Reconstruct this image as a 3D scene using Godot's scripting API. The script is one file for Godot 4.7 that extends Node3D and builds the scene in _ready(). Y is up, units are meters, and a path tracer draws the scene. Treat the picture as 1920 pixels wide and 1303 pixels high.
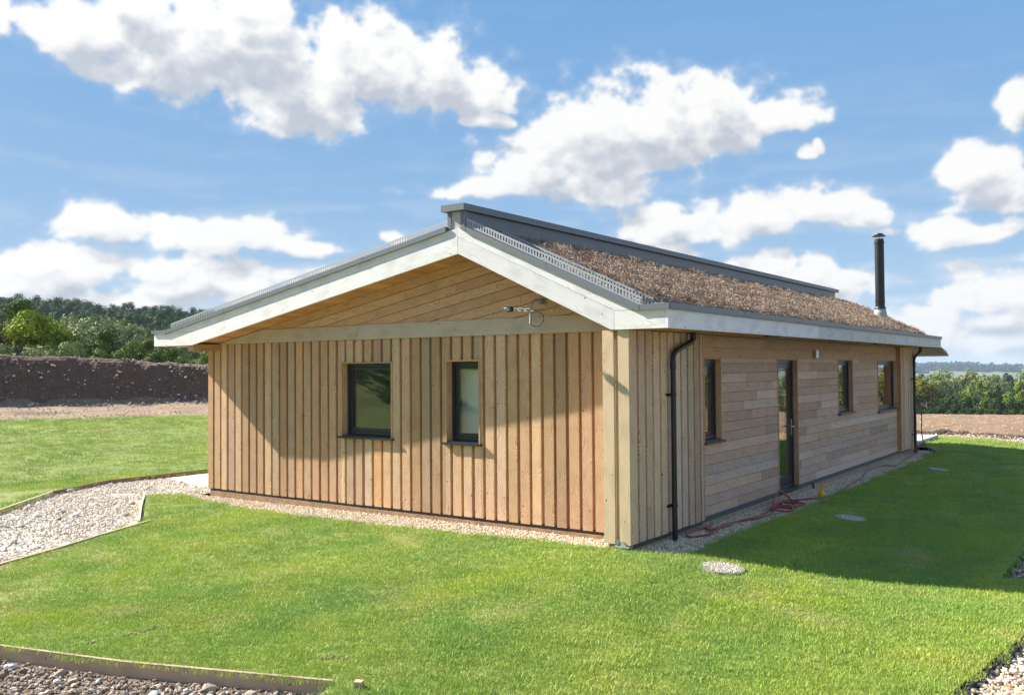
extends Node3D
# A larch-clad bungalow with a sedum roof on a sloping lawn. x runs right along the gable, z towards the viewer, metres; y = 0 is the lower edge of the boarding.

const EYE := Vector3(4.997, 2.030, 9.769)
const FWD := Vector2(-0.5796, -0.8149)
const RGT := Vector2(0.8149, -0.5796)
const SUN := Vector3(2.6, -1.84, -0.6)

var rng := RandomNumberGenerator.new()
var noise_a := FastNoiseLite.new()
var noise_b := FastNoiseLite.new()
var M := {}
var taken := {}


# ------------------------------------------------------------------ mesh collecting
class Mb:
	var v := PackedVector3Array()
	var n := PackedVector3Array()
	var t := PackedVector2Array()
	var c := PackedColorArray()
	var has_c := true

	func tri(p: Vector3, q: Vector3, r: Vector3, col: Color, tp := Vector2.ZERO, tq := Vector2.ZERO, tr := Vector2.ZERO) -> void:
		var m := (r - p).cross(q - p).normalized()
		v.append_array([p, q, r])
		n.append_array([m, m, m])
		t.append_array([tp, tq, tr])
		c.append_array([col, col, col])

	func tri_n(p: Vector3, q: Vector3, r: Vector3, np: Vector3, nq: Vector3, nr: Vector3, col: Color) -> void:
		v.append_array([p, q, r])
		n.append_array([np, nq, nr])
		t.append_array([Vector2(p.x, p.z), Vector2(q.x, q.z), Vector2(r.x, r.z)])
		c.append_array([col, col, col])

	func quad(a: Vector3, b: Vector3, e: Vector3, d: Vector3, col: Color, ta := Vector2.ZERO, tb := Vector2.ZERO, te := Vector2.ZERO, td := Vector2.ZERO) -> void:
		tri(a, b, e, col, ta, tb, te)
		tri(a, e, d, col, ta, te, td)

	# a box from a corner and three edges; grain: which edge the wood grain follows
	func box(o: Vector3, ex: Vector3, ey: Vector3, ez: Vector3, col: Color, grain := 1, off := Vector2.ZERO) -> void:
		var g := grain
		if ex.cross(ey).dot(ez) < 0.0:
			var w := ex
			ex = ez
			ez = w
			g = [2, 1, 0][grain]
		var L := [ex.length(), ey.length(), ez.length()]
		var P := []
		var T := []
		for k in 8:
			var i := k & 1
			var j := (k >> 1) & 1
			var l := (k >> 2) & 1
			P.append(o + ex * i + ey * j + ez * l)
			var m := [i * L[0], j * L[1], l * L[2]]
			var along: float = m[g]
			var over: float = m[0] + m[1] + m[2] - along
			T.append(Vector2(over / 0.25, along / 2.4) + off)
		for f in [[4, 6, 7, 5], [1, 3, 2, 0], [5, 7, 3, 1], [0, 2, 6, 4], [6, 2, 3, 7], [0, 4, 5, 1]]:
			quad(P[f[0]], P[f[1]], P[f[2]], P[f[3]], col, T[f[0]], T[f[1]], T[f[2]], T[f[3]])

	# a flat polygon (x, y of the frame ux, uy) pushed out along dz; grain direction in the frame
	func prism(poly: PackedVector2Array, o: Vector3, ux: Vector3, uy: Vector3, dz: Vector3, col: Color, grain := Vector2(0, 1), off := Vector2.ZERO) -> void:
		var ids := Geometry2D.triangulate_polygon(poly)
		var up := ux.cross(uy)
		var front := up.dot(dz) > 0.0
		var gx := Vector2(grain.y, -grain.x)
		var at := func(p: Vector2) -> Vector3: return o + ux * p.x + uy * p.y
		var uv := func(p: Vector2, extra: float) -> Vector2: return Vector2((p.dot(gx) + extra) / 0.25, p.dot(grain) / 2.4) + off
		for k in range(0, ids.size(), 3):
			var a := poly[ids[k]]
			var b := poly[ids[k + 1]]
			var e := poly[ids[k + 2]]
			if (b - a).cross(e - a) > 0.0:
				var w := b
				b = e
				e = w
			if not front:
				var w2 := b
				b = e
				e = w2
			tri(at.call(a) + dz, at.call(b) + dz, at.call(e) + dz, col, uv.call(a, 0.0), uv.call(b, 0.0), uv.call(e, 0.0))
			tri(at.call(a), at.call(e), at.call(b), col, uv.call(a, 0.0), uv.call(e, 0.0), uv.call(b, 0.0))
		var ccw := not Geometry2D.is_polygon_clockwise(poly)
		# Geometry2D has y down; with y up the sense is the other way round
		var area := 0.0
		for k in poly.size():
			area += poly[k].cross(poly[(k + 1) % poly.size()])
		ccw = area > 0.0
		var dl := dz.length()
		for k in poly.size():
			var p := poly[k]
			var q := poly[(k + 1) % poly.size()]
			if ccw != front:
				var w3 := p
				p = q
				q = w3
			quad(at.call(p), at.call(p) + dz, at.call(q) + dz, at.call(q), col, uv.call(p, dl), uv.call(p, 0.0), uv.call(q, 0.0), uv.call(q, dl))

	func tube(path: Array, r: float, sides: int, col: Color, r_end := -1.0, caps := true) -> void:
		var rings := []
		var side := Vector3.ZERO
		for k in path.size():
			var d: Vector3 = (path[mini(k + 1, path.size() - 1)] - path[maxi(k - 1, 0)]).normalized()
			if k == 0:
				side = d.cross(Vector3.UP if absf(d.y) < 0.9 else Vector3.RIGHT).normalized()
			else:
				side = (side - d * side.dot(d)).normalized()
			var up := side.cross(d)
			var rr := r if r_end < 0.0 else lerpf(r, r_end, float(k) / (path.size() - 1))
			var ring := []
			for s in sides:
				var a := TAU * s / sides
				var m := side * cos(a) + up * sin(a)
				ring.append([path[k] + m * rr, m])
			rings.append(ring)
		for k in path.size() - 1:
			for s in sides:
				var s2 := (s + 1) % sides
				var a = rings[k][s]
				var b = rings[k + 1][s]
				var e = rings[k + 1][s2]
				var d2 = rings[k][s2]
				tri_n(a[0], e[0], b[0], a[1], e[1], b[1], col)
				tri_n(a[0], d2[0], e[0], a[1], d2[1], e[1], col)
		if caps:
			for k in [0, path.size() - 1]:
				for s in range(1, sides - 1):
					var p: Vector3 = rings[k][0][0]
					var q: Vector3 = rings[k][s][0]
					var w: Vector3 = rings[k][s + 1][0]
					if k == 0:
						tri(p, w, q, col)
					else:
						tri(p, q, w, col)

	# profile: radius, height pairs turned about the y axis at o
	func lathe(profile: Array, o: Vector3, sides: int, col: Color) -> void:
		for k in profile.size() - 1:
			var a: Vector2 = profile[k]
			var b: Vector2 = profile[k + 1]
			for s in sides:
				var u := TAU * s / sides
				var w := TAU * (s + 1) / sides
				var p := o + Vector3(cos(u) * a.x, a.y, sin(u) * a.x)
				var q := o + Vector3(cos(u) * b.x, b.y, sin(u) * b.x)
				var e := o + Vector3(cos(w) * b.x, b.y, sin(w) * b.x)
				var d := o + Vector3(cos(w) * a.x, a.y, sin(w) * a.x)
				if a.x > 1e-5:
					tri(p, d, q, col)
				if b.x > 1e-5:
					tri(q, d, e, col)

	func mesh(mat: Material) -> ArrayMesh:
		var arr := []
		arr.resize(Mesh.ARRAY_MAX)
		arr[Mesh.ARRAY_VERTEX] = v
		arr[Mesh.ARRAY_NORMAL] = n
		arr[Mesh.ARRAY_TEX_UV] = t
		arr[Mesh.ARRAY_COLOR] = c
		var m := ArrayMesh.new()
		m.add_surface_from_arrays(Mesh.PRIMITIVE_TRIANGLES, arr)
		m.surface_set_material(0, mat)
		return m


# ------------------------------------------------------------------ naming and tagging
func numbered(called: String) -> String:
	var k: int = taken.get(called, 0)
	taken[called] = k + 1
	return called if k == 0 else "%s_%03d" % [called, k]


func part(called: String, mb: Mb, mat: Material, parent: Node3D) -> MeshInstance3D:
	var o := MeshInstance3D.new()
	o.mesh = mb.mesh(mat)
	put(called, o, parent)
	return o


func put(called: String, o: Node3D, parent: Node3D) -> void:
	if parent == self:
		o.name = numbered(called)
	else:
		var key := called + "@" + str(parent.get_instance_id())
		var k: int = taken.get(key, 0)
		taken[key] = k + 1
		o.name = called if k == 0 else "%s_%03d" % [called, k]
	parent.add_child(o, true)


func holder(called: String, parent: Node3D, at := Vector3.ZERO) -> Node3D:
	var o := Node3D.new()
	o.position = at
	put(called, o, parent)
	return o


func tag(o: Node, label: String, category := "", group := "") -> Node:
	o.set_meta("label", label)
	if category:
		o.set_meta("category", category)
	if group:
		o.set_meta("group", group)
	return o


func structure(called: String, mb: Mb, mat: Material, label: String) -> MeshInstance3D:
	var o := part(called, mb, mat, self)
	o.set_meta("kind", "structure")
	o.set_meta("label", label)
	return o


func scatter(called: String, m: Mesh, where: Array, tints: Array, parent: Node3D, label := "") -> void:
	var mm := MultiMesh.new()
	mm.transform_format = MultiMesh.TRANSFORM_3D
	mm.use_colors = true
	mm.mesh = m
	mm.instance_count = where.size()
	for i in where.size():
		mm.set_instance_transform(i, where[i])
		mm.set_instance_color(i, tints[i])
	var o := MultiMeshInstance3D.new()
	o.multimesh = mm
	put(called, o, parent)
	o.set_meta("kind", "stuff")
	if label:
		o.set_meta("label", label)


func rf(a: float, b: float) -> float:
	return rng.randf_range(a, b)


func jit(c: Color, amount: float) -> Color:
	var k := 1.0 + rf(-amount, amount)
	return Color(c.r * k * (1.0 + rf(-0.25, 0.25) * amount), c.g * k, c.b * k * (1.0 + rf(-0.35, 0.35) * amount))


func ss(a: float, b: float, x: float) -> float:
	var t := clampf((x - a) / (b - a), 0.0, 1.0)
	return t * t * (3.0 - 2.0 * t)


# ------------------------------------------------------------------ the lie of the land
func bearing(x: float, z: float) -> Vector2:   # distance from and degrees right of the view axis
	var d := Vector2(x - EYE.x, z - EYE.z)
	return Vector2(d.length(), rad_to_deg(atan2(d.dot(RGT), d.dot(FWD))))


func spot(r: float, deg: float) -> Vector2:
	var a := deg_to_rad(deg)
	return Vector2(EYE.x, EYE.z) + FWD * (r * cos(a)) + RGT * (r * sin(a))


func gh(x: float, z: float) -> float:
	var b := bearing(x, z)
	var r := b.x
	var p := b.y
	var h := -0.048 - 0.152 * ss(0.5, 2.6, x) - 0.05 * ss(0.9, 4.0, z) - 0.045 * ss(-2.5, -7.5, x) - 0.045 * ss(-0.5, -4.0, z) * (1.0 - ss(0.5, 2.6, x))
	var wl := ss(-1.0, -8.0, p) * ss(-176.0, -150.0, p)
	if wl > 0.0 and r > 19.0:
		var rise := lerpf(0.87, 2.15, ss(-33.0, -60.0, p))
		var y := rise * clampf((r - 20.0) / 8.0, 0.0, 1.0)
		y += 0.22 * clampf((r - 28.0) / 4.0, 0.0, 1.0)
		y += (1.66 - 0.30 * ss(-29.0, -18.0, p)) * ss(32.6, 34.2, r) * (1.0 - ss(-44.0, -56.0, p))
		y -= (2.0 * ss(36.0, 44.0, r) - 1.0 * ss(60.0, 100.0, r)) * (1.0 - ss(-44.0, -56.0, p))
		y += 8.0 * ss(34.0, 110.0, r) * ss(-46.0, -58.0, p)
		y += (16.5 - 4.0 * ss(-30.0, -19.0, p)) * ss(190.0, 400.0, r)
		h += wl * y
	var wr := ss(5.0, 14.0, p) * (1.0 - ss(100.0, 130.0, p))
	if wr > 0.0 and r > 26.0:
		var y2 := -0.022 * clampf(r - 27.0, 0.0, 33.0) - 0.064 * clampf(r - 60.0, 0.0, 110.0) - 0.03 * clampf(r - 170.0, 0.0, 130.0)
		y2 -= 6.0 * ss(300.0, 900.0, r)
		y2 += (5.0 + 12.0 * exp(-pow((p - 26.3) / 3.0, 2.0)) + 4.0 * sin(p * 0.35 + 1.2)) * ss(2100.0, 3100.0, r)
		h += wr * y2
	return h


func sheet(poly: PackedVector2Array, cell: float, off: float, rough: float, col: Color, mb: Mb = null) -> Mb:
	if mb == null:
		mb = Mb.new()
	var lo := poly[0]
	var hi := poly[0]
	for p in poly:
		lo = lo.min(p)
		hi = hi.max(p)
	var nx := int(ceil((hi.x - lo.x) / cell))
	var nz := int(ceil((hi.y - lo.y) / cell))
	for i in nx:
		for j in nz:
			var a := lo + Vector2(i, j) * cell
			var sq := PackedVector2Array([a, a + Vector2(cell, 0), a + Vector2(cell, cell), a + Vector2(0, cell)])
			for piece in Geometry2D.intersect_polygons(sq, poly):
				var ids := Geometry2D.triangulate_polygon(piece)
				for k in range(0, ids.size(), 3):
					var q := [piece[ids[k]], piece[ids[k + 1]], piece[ids[k + 2]]]
					if (q[1] - q[0]).cross(q[2] - q[0]) < 0.0:
						q = [q[0], q[2], q[1]]
					var w := []
					var nn := []
					for e in q:
						w.append(ground_point(e, off, rough))
						var dx := ground_point(e + Vector2(0.1, 0), off, rough) - ground_point(e - Vector2(0.1, 0), off, rough)
						var dz := ground_point(e + Vector2(0, 0.1), off, rough) - ground_point(e - Vector2(0, 0.1), off, rough)
						nn.append(dz.cross(dx).normalized())
					mb.tri_n(w[0], w[1], w[2], nn[0], nn[1], nn[2], col)
	return mb


func ground_point(e: Vector2, off: float, rough: float) -> Vector3:
	var y := gh(e.x, e.y) + off
	if rough > 0.0:
		y += rough * noise_a.get_noise_2d(e.x * 60.0, e.y * 60.0) + rough * 0.6 * noise_b.get_noise_2d(e.x * 200.0, e.y * 200.0)
	if off > -0.02 and e.x > 0.8 and e.x < 1.8:
		for k in COVERS:   # the turf is cut away under the drain covers
			y -= 0.045 * (1.0 - ss(k.z - 0.01, k.z + 0.03, e.distance_to(Vector2(k.x, k.y))))
	return Vector3(e.x, y, e.y)


# ------------------------------------------------------------------ textures and materials
func noise(seed_: int, freq: float, oct := 4) -> FastNoiseLite:
	var f := FastNoiseLite.new()
	f.seed = seed_
	f.frequency = freq
	f.fractal_octaves = oct
	f.noise_type = FastNoiseLite.TYPE_SIMPLEX_SMOOTH
	return f


func wood_texture(seed_: int, contrast: float, blotch: float, knots: int, grey: bool) -> ImageTexture:
	var w := 192
	var h := 1024
	var nz := noise(seed_, 1.0, 2)
	var fine := noise(seed_ + 9, 1.0, 2)
	var data := PackedByteArray()
	data.resize(w * h * 3)
	var r := RandomNumberGenerator.new()
	r.seed = seed_ * 77 + 5
	var ks := []
	for k in knots:
		ks.append(Vector3(r.randf_range(0.1, 0.9), r.randf_range(0.03, 0.97), r.randf_range(0.010, 0.017)))
	for y in h:
		var a := TAU * y / h
		var cy := cos(a)
		var sy := sin(a)
		var mid := 0.45 + 0.5 * nz.get_noise_3d(7.0, cy * 0.5, sy * 0.5)
		var near := []
		for k in ks:
			if absf(k.y - float(y) / h) * 2.4 < 0.2:
				near.append(k)
		for x in w:
			var u := float(x) / w
			var f := 3.6 * nz.get_noise_3d(u * 0.5, cy * 0.42, sy * 0.42) + 5.5 * absf(u - mid) + 0.10 * nz.get_noise_3d(u * 5.0, cy * 3.0, sy * 3.0)
			var dark := 0.0
			for k in near:
				var d := Vector2((u - k.x) * 0.25, (float(y) / h - k.y) * 2.4 * 0.6).length()
				f += 1.6 * exp(-d * d / (4.0 * k.z * k.z))
				dark = maxf(dark, 1.0 - ss(k.z * 0.25, k.z * 0.75, d))
			var fr := fposmod(f * 2.5, 1.0)
			var late := ss(0.45, 0.9, fr) * (1.0 - ss(0.93, 1.0, fr))
			var g := fine.get_noise_3d(u * 26.0, cy * 2.2, sy * 2.2)
			var b := nz.get_noise_3d(u * 1.6 + 40.0, cy * 1.1, sy * 1.1)
			var k1 := 1.0 - contrast * (0.20 * late + 0.10 * (0.5 + g)) + blotch * 0.3 * minf(b, 0.12)
			var k2 := 1.0 - contrast * (0.30 * late + 0.10 * (0.5 + g)) + blotch * 0.3 * minf(b, 0.12)
			var k3 := 1.0 - contrast * (0.38 * late + 0.10 * (0.5 + g)) + blotch * 0.3 * minf(b, 0.12)
			if grey:
				k2 = k1
				k3 = k1
			var q := (y * w + x) * 3
			data[q] = int(clampf(k1 * (1.0 - 0.45 * dark), 0.0, 1.0) * 255.0)
			data[q + 1] = int(clampf(k2 * (1.0 - 0.55 * dark), 0.0, 1.0) * 255.0)
			data[q + 2] = int(clampf(k3 * (1.0 - 0.6 * dark), 0.0, 1.0) * 255.0)
	return ImageTexture.create_from_image(Image.create_from_data(w, h, false, Image.FORMAT_RGB8, data))


# patches of several colours (sRGB) mixed by two scales of noise
func patch_texture(seed_: int, size: int, freq: float, cols: Array, grain: float) -> ImageTexture:
	var f := noise(seed_, freq, 5)
	var g := noise(seed_ + 3, freq * 7.0, 3)
	var fa := f.get_seamless_image(size, size, false, false, 0.2).get_data()
	var ga := g.get_seamless_image(size, size, false, false, 0.2).get_data()
	var data := PackedByteArray()
	data.resize(size * size * 3)
	for k in size * size:
		var x := clampf(float(fa[k]) / 255.0 + grain * (float(ga[k]) / 255.0 - 0.5), 0.0, 0.999) * (cols.size() - 1)
		var i := int(x)
		var c: Color = cols[i].lerp(cols[i + 1], x - i)
		data[k * 3] = int(clampf(c.r, 0, 1) * 255.0)
		data[k * 3 + 1] = int(clampf(c.g, 0, 1) * 255.0)
		data[k * 3 + 2] = int(clampf(c.b, 0, 1) * 255.0)
	return ImageTexture.create_from_image(Image.create_from_data(size, size, false, Image.FORMAT_RGB8, data))


func height_texture(seed_: int, size: int, freq: float) -> ImageTexture:
	return ImageTexture.create_from_image(noise(seed_, freq, 4).get_seamless_image(size, size, false, false, 0.2))


func mat(key: String, albedo: Color, rough: float, tex: Texture2D = null, metres := 0.0) -> StandardMaterial3D:
	var m := StandardMaterial3D.new()
	m.resource_name = key
	m.albedo_color = albedo.linear_to_srgb()
	m.roughness = rough
	m.vertex_color_use_as_albedo = true
	if tex:
		m.albedo_texture = tex
	if metres > 0.0:
		m.uv1_triplanar = true
		m.uv1_world_triplanar = true
		m.uv1_scale = Vector3.ONE / metres
	M[key] = m
	return m


func s(r: int, g: int, b: int) -> Color:   # an sRGB colour for textures
	return Color(r / 255.0, g / 255.0, b / 255.0)


func materials() -> void:
	var w1 := wood_texture(11, 0.72, 0.20, 1, false)
	var w2 := wood_texture(23, 0.65, 0.25, 2, false)
	var w3 := wood_texture(37, 0.42, 0.22, 3, true)
	mat("larch", Color.WHITE, 0.75, w1).metallic_specular = 0.35
	mat("larch_two", Color.WHITE, 0.75, w2).metallic_specular = 0.35
	mat("weathered", Color.WHITE, 0.8, w3).metallic_specular = 0.3
	mat("zinc", Color(0.150, 0.170, 0.195), 0.42)
	mat("galvanised", Color(0.36, 0.38, 0.395), 0.5).metallic = 0.25
	mat("steel", Color(0.55, 0.55, 0.55), 0.3).metallic = 0.9
	mat("anthracite", Color(0.022, 0.026, 0.034), 0.35)
	mat("black_plastic", Color(0.012, 0.013, 0.015), 0.38)
	mat("plaster", Color(0.58, 0.57, 0.55), 0.9)
	mat("dark_membrane", Color(0.02, 0.02, 0.02), 0.8)
	mat("blind", Color(0.55, 0.58, 0.60), 0.85)
	mat("hose", Color.WHITE, 0.4)
	mat("yellow_plastic", Color(0.75, 0.42, 0.015), 0.35)
	mat("paint", Color.WHITE, 0.6)
	var glass := StandardMaterial3D.new()
	glass.resource_name = "window_glass"
	glass.albedo_color = Color(0.9, 0.95, 0.93, 0.0)
	glass.transparency = BaseMaterial3D.TRANSPARENCY_ALPHA
	glass.roughness = 0.0
	glass.metallic_specular = 0.6
	M["glass"] = glass
	mat("plinth", Color.WHITE, 0.9, patch_texture(5, 256, 0.02, [s(150, 128, 108), s(172, 152, 130), s(140, 120, 104), s(185, 168, 148)], 0.5), 1.1)
	mat("concrete", Color.WHITE, 0.85, patch_texture(6, 256, 0.015, [s(172, 169, 163), s(188, 186, 181), s(180, 177, 170)], 0.4), 2.0)
	mat("turf", Color.WHITE, 0.9, patch_texture(7, 512, 0.02, [s(104, 122, 42), s(118, 132, 48), s(92, 112, 38), s(128, 134, 60), s(108, 124, 44)], 0.6), 2.3)
	var blade := mat("grass_blade", Color.WHITE, 0.5)
	blade.backlight_enabled = true
	blade.backlight = Color(0.6, 0.6, 0.6)
	blade.metallic_specular = 0.4
	mat("gravel_bed", Color.WHITE, 0.95, patch_texture(8, 256, 0.05, [s(120, 100, 76), s(170, 148, 116), s(140, 118, 92), s(190, 170, 140)], 0.8), 0.7)
	mat("path_bed", Color.WHITE, 0.95, patch_texture(9, 512, 0.03, [s(176, 160, 142), s(200, 188, 172), s(186, 171, 154), s(212, 202, 189), s(192, 179, 163)], 0.8), 1.6)
	mat("rubble_bed", Color.WHITE, 0.95, patch_texture(10, 512, 0.03, [s(70, 56, 44), s(96, 78, 62), s(120, 100, 82), s(84, 68, 54)], 0.8), 1.2)
	mat("stone", Color.WHITE, 0.85)
	var soil := mat("soil", Color.WHITE, 0.95, patch_texture(12, 512, 0.012, [s(78, 58, 46), s(92, 70, 56), s(112, 88, 72), s(84, 64, 52), s(100, 78, 64)], 0.6), 3.0)
	soil.heightmap_enabled = true
	soil.heightmap_texture = height_texture(13, 512, 0.04)
	soil.heightmap_scale = 5.0
	mat("field_soil", Color.WHITE, 0.95, patch_texture(14, 512, 0.012, [s(150, 122, 96), s(168, 140, 112), s(140, 112, 88), s(178, 152, 124), s(156, 128, 102)], 0.7), 7.0)
	mat("land", Color.WHITE, 0.95, patch_texture(15, 256, 0.01, [s(225, 225, 225), s(255, 255, 255), s(210, 214, 205)], 0.5), 23.0)
	mat("sedum_soil", Color.WHITE, 0.95, patch_texture(16, 512, 0.02, [s(86, 68, 54), s(112, 90, 72), s(96, 88, 58), s(118, 86, 70), s(92, 72, 58)], 0.7), 1.3)
	var leaf := mat("leaf", Color.WHITE, 0.55)
	leaf.backlight_enabled = true
	leaf.backlight = Color(0.5, 0.5, 0.5)
	leaf.metallic_specular = 0.12
	mat("straw", Color.WHITE, 0.8)
	mat("bark", Color(0.10, 0.08, 0.06), 0.9)


# ------------------------------------------------------------------ sky
func cloud_field(az: float, el: float, blobs: Array, wa: FastNoiseLite, wb: FastNoiseLite) -> float:
	var wx := az + 1.3 * wa.get_noise_2d(az, el * 1.3)
	var wy := el + 0.75 * wa.get_noise_2d(az + 300.0, el * 1.3)
	var d := -1.0
	for k in blobs:
		var dx: float = (wx - k[0]) / k[2]
		if absf(dx) > 1.5:
			continue
		var dy: float = wy - k[1]
		dy /= k[3] * (1.15 if dy > 0.0 else 0.85)
		d = maxf(d, 1.0 - sqrt(dx * dx + dy * dy))
	# scattered clouds over the rest of the sky, thinning upwards, closing up near the horizon
	var far_side := 1.0 if az < -74.0 or az > 4.0 or el > 25.0 else 0.0
	var wide := wa.get_noise_2d(az * 0.16 + 900.0, el * 0.42) * 2.2 - 0.35 - 0.012 * maxf(el - 20.0, 0.0)
	d = maxf(d, wide * far_side + (far_side - 1.0))
	var low := wa.get_noise_2d(az * 0.35 + 500.0, el * 1.6) * 1.6 + 0.55 - el * 0.16
	d = maxf(d, low)
	return d + 0.52 * wb.get_noise_2d(az, el * 1.25) + 0.06


func sky_block(data: PackedByteArray, w: int, x0: int, x1: int, y0: int, y1: int, out_w: int, blobs: Array) -> void:
	var wa := noise(101, 0.16, 3)
	var wb := noise(202, 0.36, 7)
	wb.fractal_gain = 0.56
	var nx := x1 - x0
	var ny := y1 - y0
	var f := PackedFloat32Array()
	f.resize(nx * ny)
	for j in ny:
		var el := 90.0 - (y0 + j + 0.5) * 360.0 / w
		var near := []
		for k in blobs:
			if absf(el - k[1]) < k[3] * 1.3 + 1.0:
				near.append(k)
		for i in nx:
			var az := (x0 + i + 0.5) * 360.0 / w
			f[j * nx + i] = cloud_field(az if az < 180.0 else az - 360.0, el, near, wa, wb)
	var sx := int(0.9 * w / 360.0)
	var sy := int(1.7 * w / 360.0)
	for j in ny:
		var el := 90.0 - (y0 + j + 0.5) * 360.0 / w
		var k := exp(-maxf(el, 0.0) / 11.0)
		var air := Color(0.068, 0.176, 0.350).lerp(Color(0.285, 0.38, 0.455), k)
		for i in nx:
			var d := f[j * nx + i]
			var up := f[clampi(j - sy, 0, ny - 1) * nx + clampi(i - sx, 0, nx - 1)]
			var up2 := f[clampi(j - sy / 3, 0, ny - 1) * nx + clampi(i - sx / 3, 0, nx - 1)]
			var thick := clampf(0.95 * ss(0.10, 0.95, up) + (up2 - d) * 0.60, 0.0, 1.0)
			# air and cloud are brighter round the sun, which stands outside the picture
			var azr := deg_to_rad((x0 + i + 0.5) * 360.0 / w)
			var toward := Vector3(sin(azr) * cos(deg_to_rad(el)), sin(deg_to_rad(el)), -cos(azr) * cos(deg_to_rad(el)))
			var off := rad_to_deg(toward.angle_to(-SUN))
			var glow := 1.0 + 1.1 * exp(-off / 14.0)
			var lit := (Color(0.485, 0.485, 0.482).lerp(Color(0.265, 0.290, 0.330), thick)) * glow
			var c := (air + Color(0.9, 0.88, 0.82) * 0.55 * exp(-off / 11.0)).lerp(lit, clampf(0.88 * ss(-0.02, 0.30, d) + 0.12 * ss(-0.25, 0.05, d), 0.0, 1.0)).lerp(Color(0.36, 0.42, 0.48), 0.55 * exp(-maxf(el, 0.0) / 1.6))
			# thin layered cloud towards the horizon
			var azd := (x0 + i + 0.5) * 360.0 / w
			var thin := ss(-0.15, 0.55, wa.get_noise_2d(azd * 0.45 + 70.0, el * 3.4) + 0.5 * wb.get_noise_2d(azd * 0.8, el * 3.0)) * exp(-maxf(el, 0.0) / 5.5) * 0.75
			c = c.lerp(Color(0.43, 0.445, 0.465), thin)
			c = c.linear_to_srgb()
			var q := ((y0 + j) * out_w + x0 + i) * 3
			data[q] = int(clampf(c.r, 0, 1) * 255.0)
			data[q + 1] = int(clampf(c.g, 0, 1) * 255.0)
			data[q + 2] = int(clampf(c.b, 0, 1) * 255.0)


func sky_panorama() -> ImageTexture:
	# each cloud: degrees right of north (-z), degrees up, half width, half height
	var blobs := [
		[-60.1, 18.9, 3.9, 1.8], [-56.7, 17.9, 4.7, 2.7], [-52.1, 18.7, 6.2, 3.1], [-48.6, 16.4, 4.2, 2.8], [-44.4, 18.2, 4.9, 2.8], [-40.4, 17.7, 3.7, 2.7], [-37.3, 16.8, 3.2, 1.7], [-58.2, 20.5, 2.9, 1.6],
		[-51.5, 21.0, 3.4, 1.3], [-36.7, 15.1, 2.0, 0.6], [-34.0, 12.3, 4.0, 2.0], [-30.3, 13.6, 4.0, 3.4], [-26.2, 14.4, 4.6, 3.3], [-22.3, 14.9, 3.8, 2.3], [-19.1, 14.9, 2.8, 1.3], [-36.7, 11.2, 3.0, 0.8],
		[-29.3, 11.1, 4.3, 1.5], [-25.3, 8.7, 3.6, 1.1], [-20.8, 9.0, 3.8, 1.5], [-16.7, 9.3, 3.2, 1.2], [-14.1, 8.8, 1.5, 0.9], [-7.6, 10.9, 2.6, 1.3], [-6.3, 9.5, 1.8, 1.2], [-5.7, 14.1, 1.0, 1.2],
		[-9.0, 7.4, 3.5, 0.8], [-17.1, 5.2, 1.8, 1.4], [-19.6, 6.1, 1.9, 1.0], [-15.0, 4.4, 1.8, 1.3], [-60.1, 8.4, 3.1, 1.3], [-52.8, 7.8, 4.9, 1.4], [-48.7, 7.4, 2.1, 0.7], [-62.3, 5.8, 3.5, 1.2],
		[-56.7, 6.1, 3.5, 0.8], [-63.4, 4.4, 3.7, 1.0], [-54.3, 5.1, 6.0, 1.3], [-59.0, 4.2, 5.7, 0.8], [-42.9, 8.2, 1.1, 0.5], [-17.3, 12.4, 0.8, 0.4], [-16.4, 12.9, 0.4, 0.5], [-65.0, 19.0, 1.0, 1.5], [-7.4, 3.7, 3.2, 1.3],
		[-11.0, 2.6, 2.8, 1.1], [-7.0, 1.9, 3.1, 0.7], [-25.7, 6.9, 3.0, 0.7], [-44.1, 5.7, 3.0, 0.8]]
	var lw := 1024
	var low := PackedByteArray()
	low.resize(lw * 512 * 3)
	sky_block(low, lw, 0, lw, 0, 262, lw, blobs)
	for q in range(262 * lw, 512 * lw):
		low[q * 3] = 122
		low[q * 3 + 1] = 128
		low[q * 3 + 2] = 100
	var im := Image.create_from_data(lw, 512, false, Image.FORMAT_RGB8, low)
	im.resize(4096, 2048, Image.INTERPOLATE_CUBIC)
	var data := im.get_data()
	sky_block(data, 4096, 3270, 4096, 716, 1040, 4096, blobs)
	return ImageTexture.create_from_image(Image.create_from_data(4096, 2048, false, Image.FORMAT_RGB8, data))


# ------------------------------------------------------------------ the house
const WOOD := [Color(0.66, 0.455, 0.285), Color(0.72, 0.515, 0.335), Color(0.58, 0.385, 0.225), Color(0.73, 0.545, 0.375), Color(0.55, 0.380, 0.245), Color(0.67, 0.480, 0.315), Color(0.59, 0.425, 0.295), Color(0.67, 0.430, 0.240)]
const GREYED := [Color(0.61, 0.445, 0.345), Color(0.64, 0.475, 0.37), Color(0.56, 0.395, 0.30), Color(0.68, 0.525, 0.425), Color(0.58, 0.40, 0.295), Color(0.62, 0.465, 0.375)]
const SILVER := [Color(0.82, 0.82, 0.825), Color(0.84, 0.84, 0.845), Color(0.80, 0.795, 0.80)]
const WARM := [Color(0.62, 0.34, 0.150), Color(0.57, 0.305, 0.130), Color(0.66, 0.38, 0.175), Color(0.60, 0.34, 0.155)]
const REVEAL := [Color(0.57, 0.375, 0.225), Color(0.61, 0.405, 0.25)]


func tint(set_: Array, amount := 0.15) -> Color:
	return jit(set_[rng.randi() % set_.size()], amount)


func wood_mat() -> Material:
	return M.larch if rng.randf() < 0.55 else M.larch_two


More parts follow.
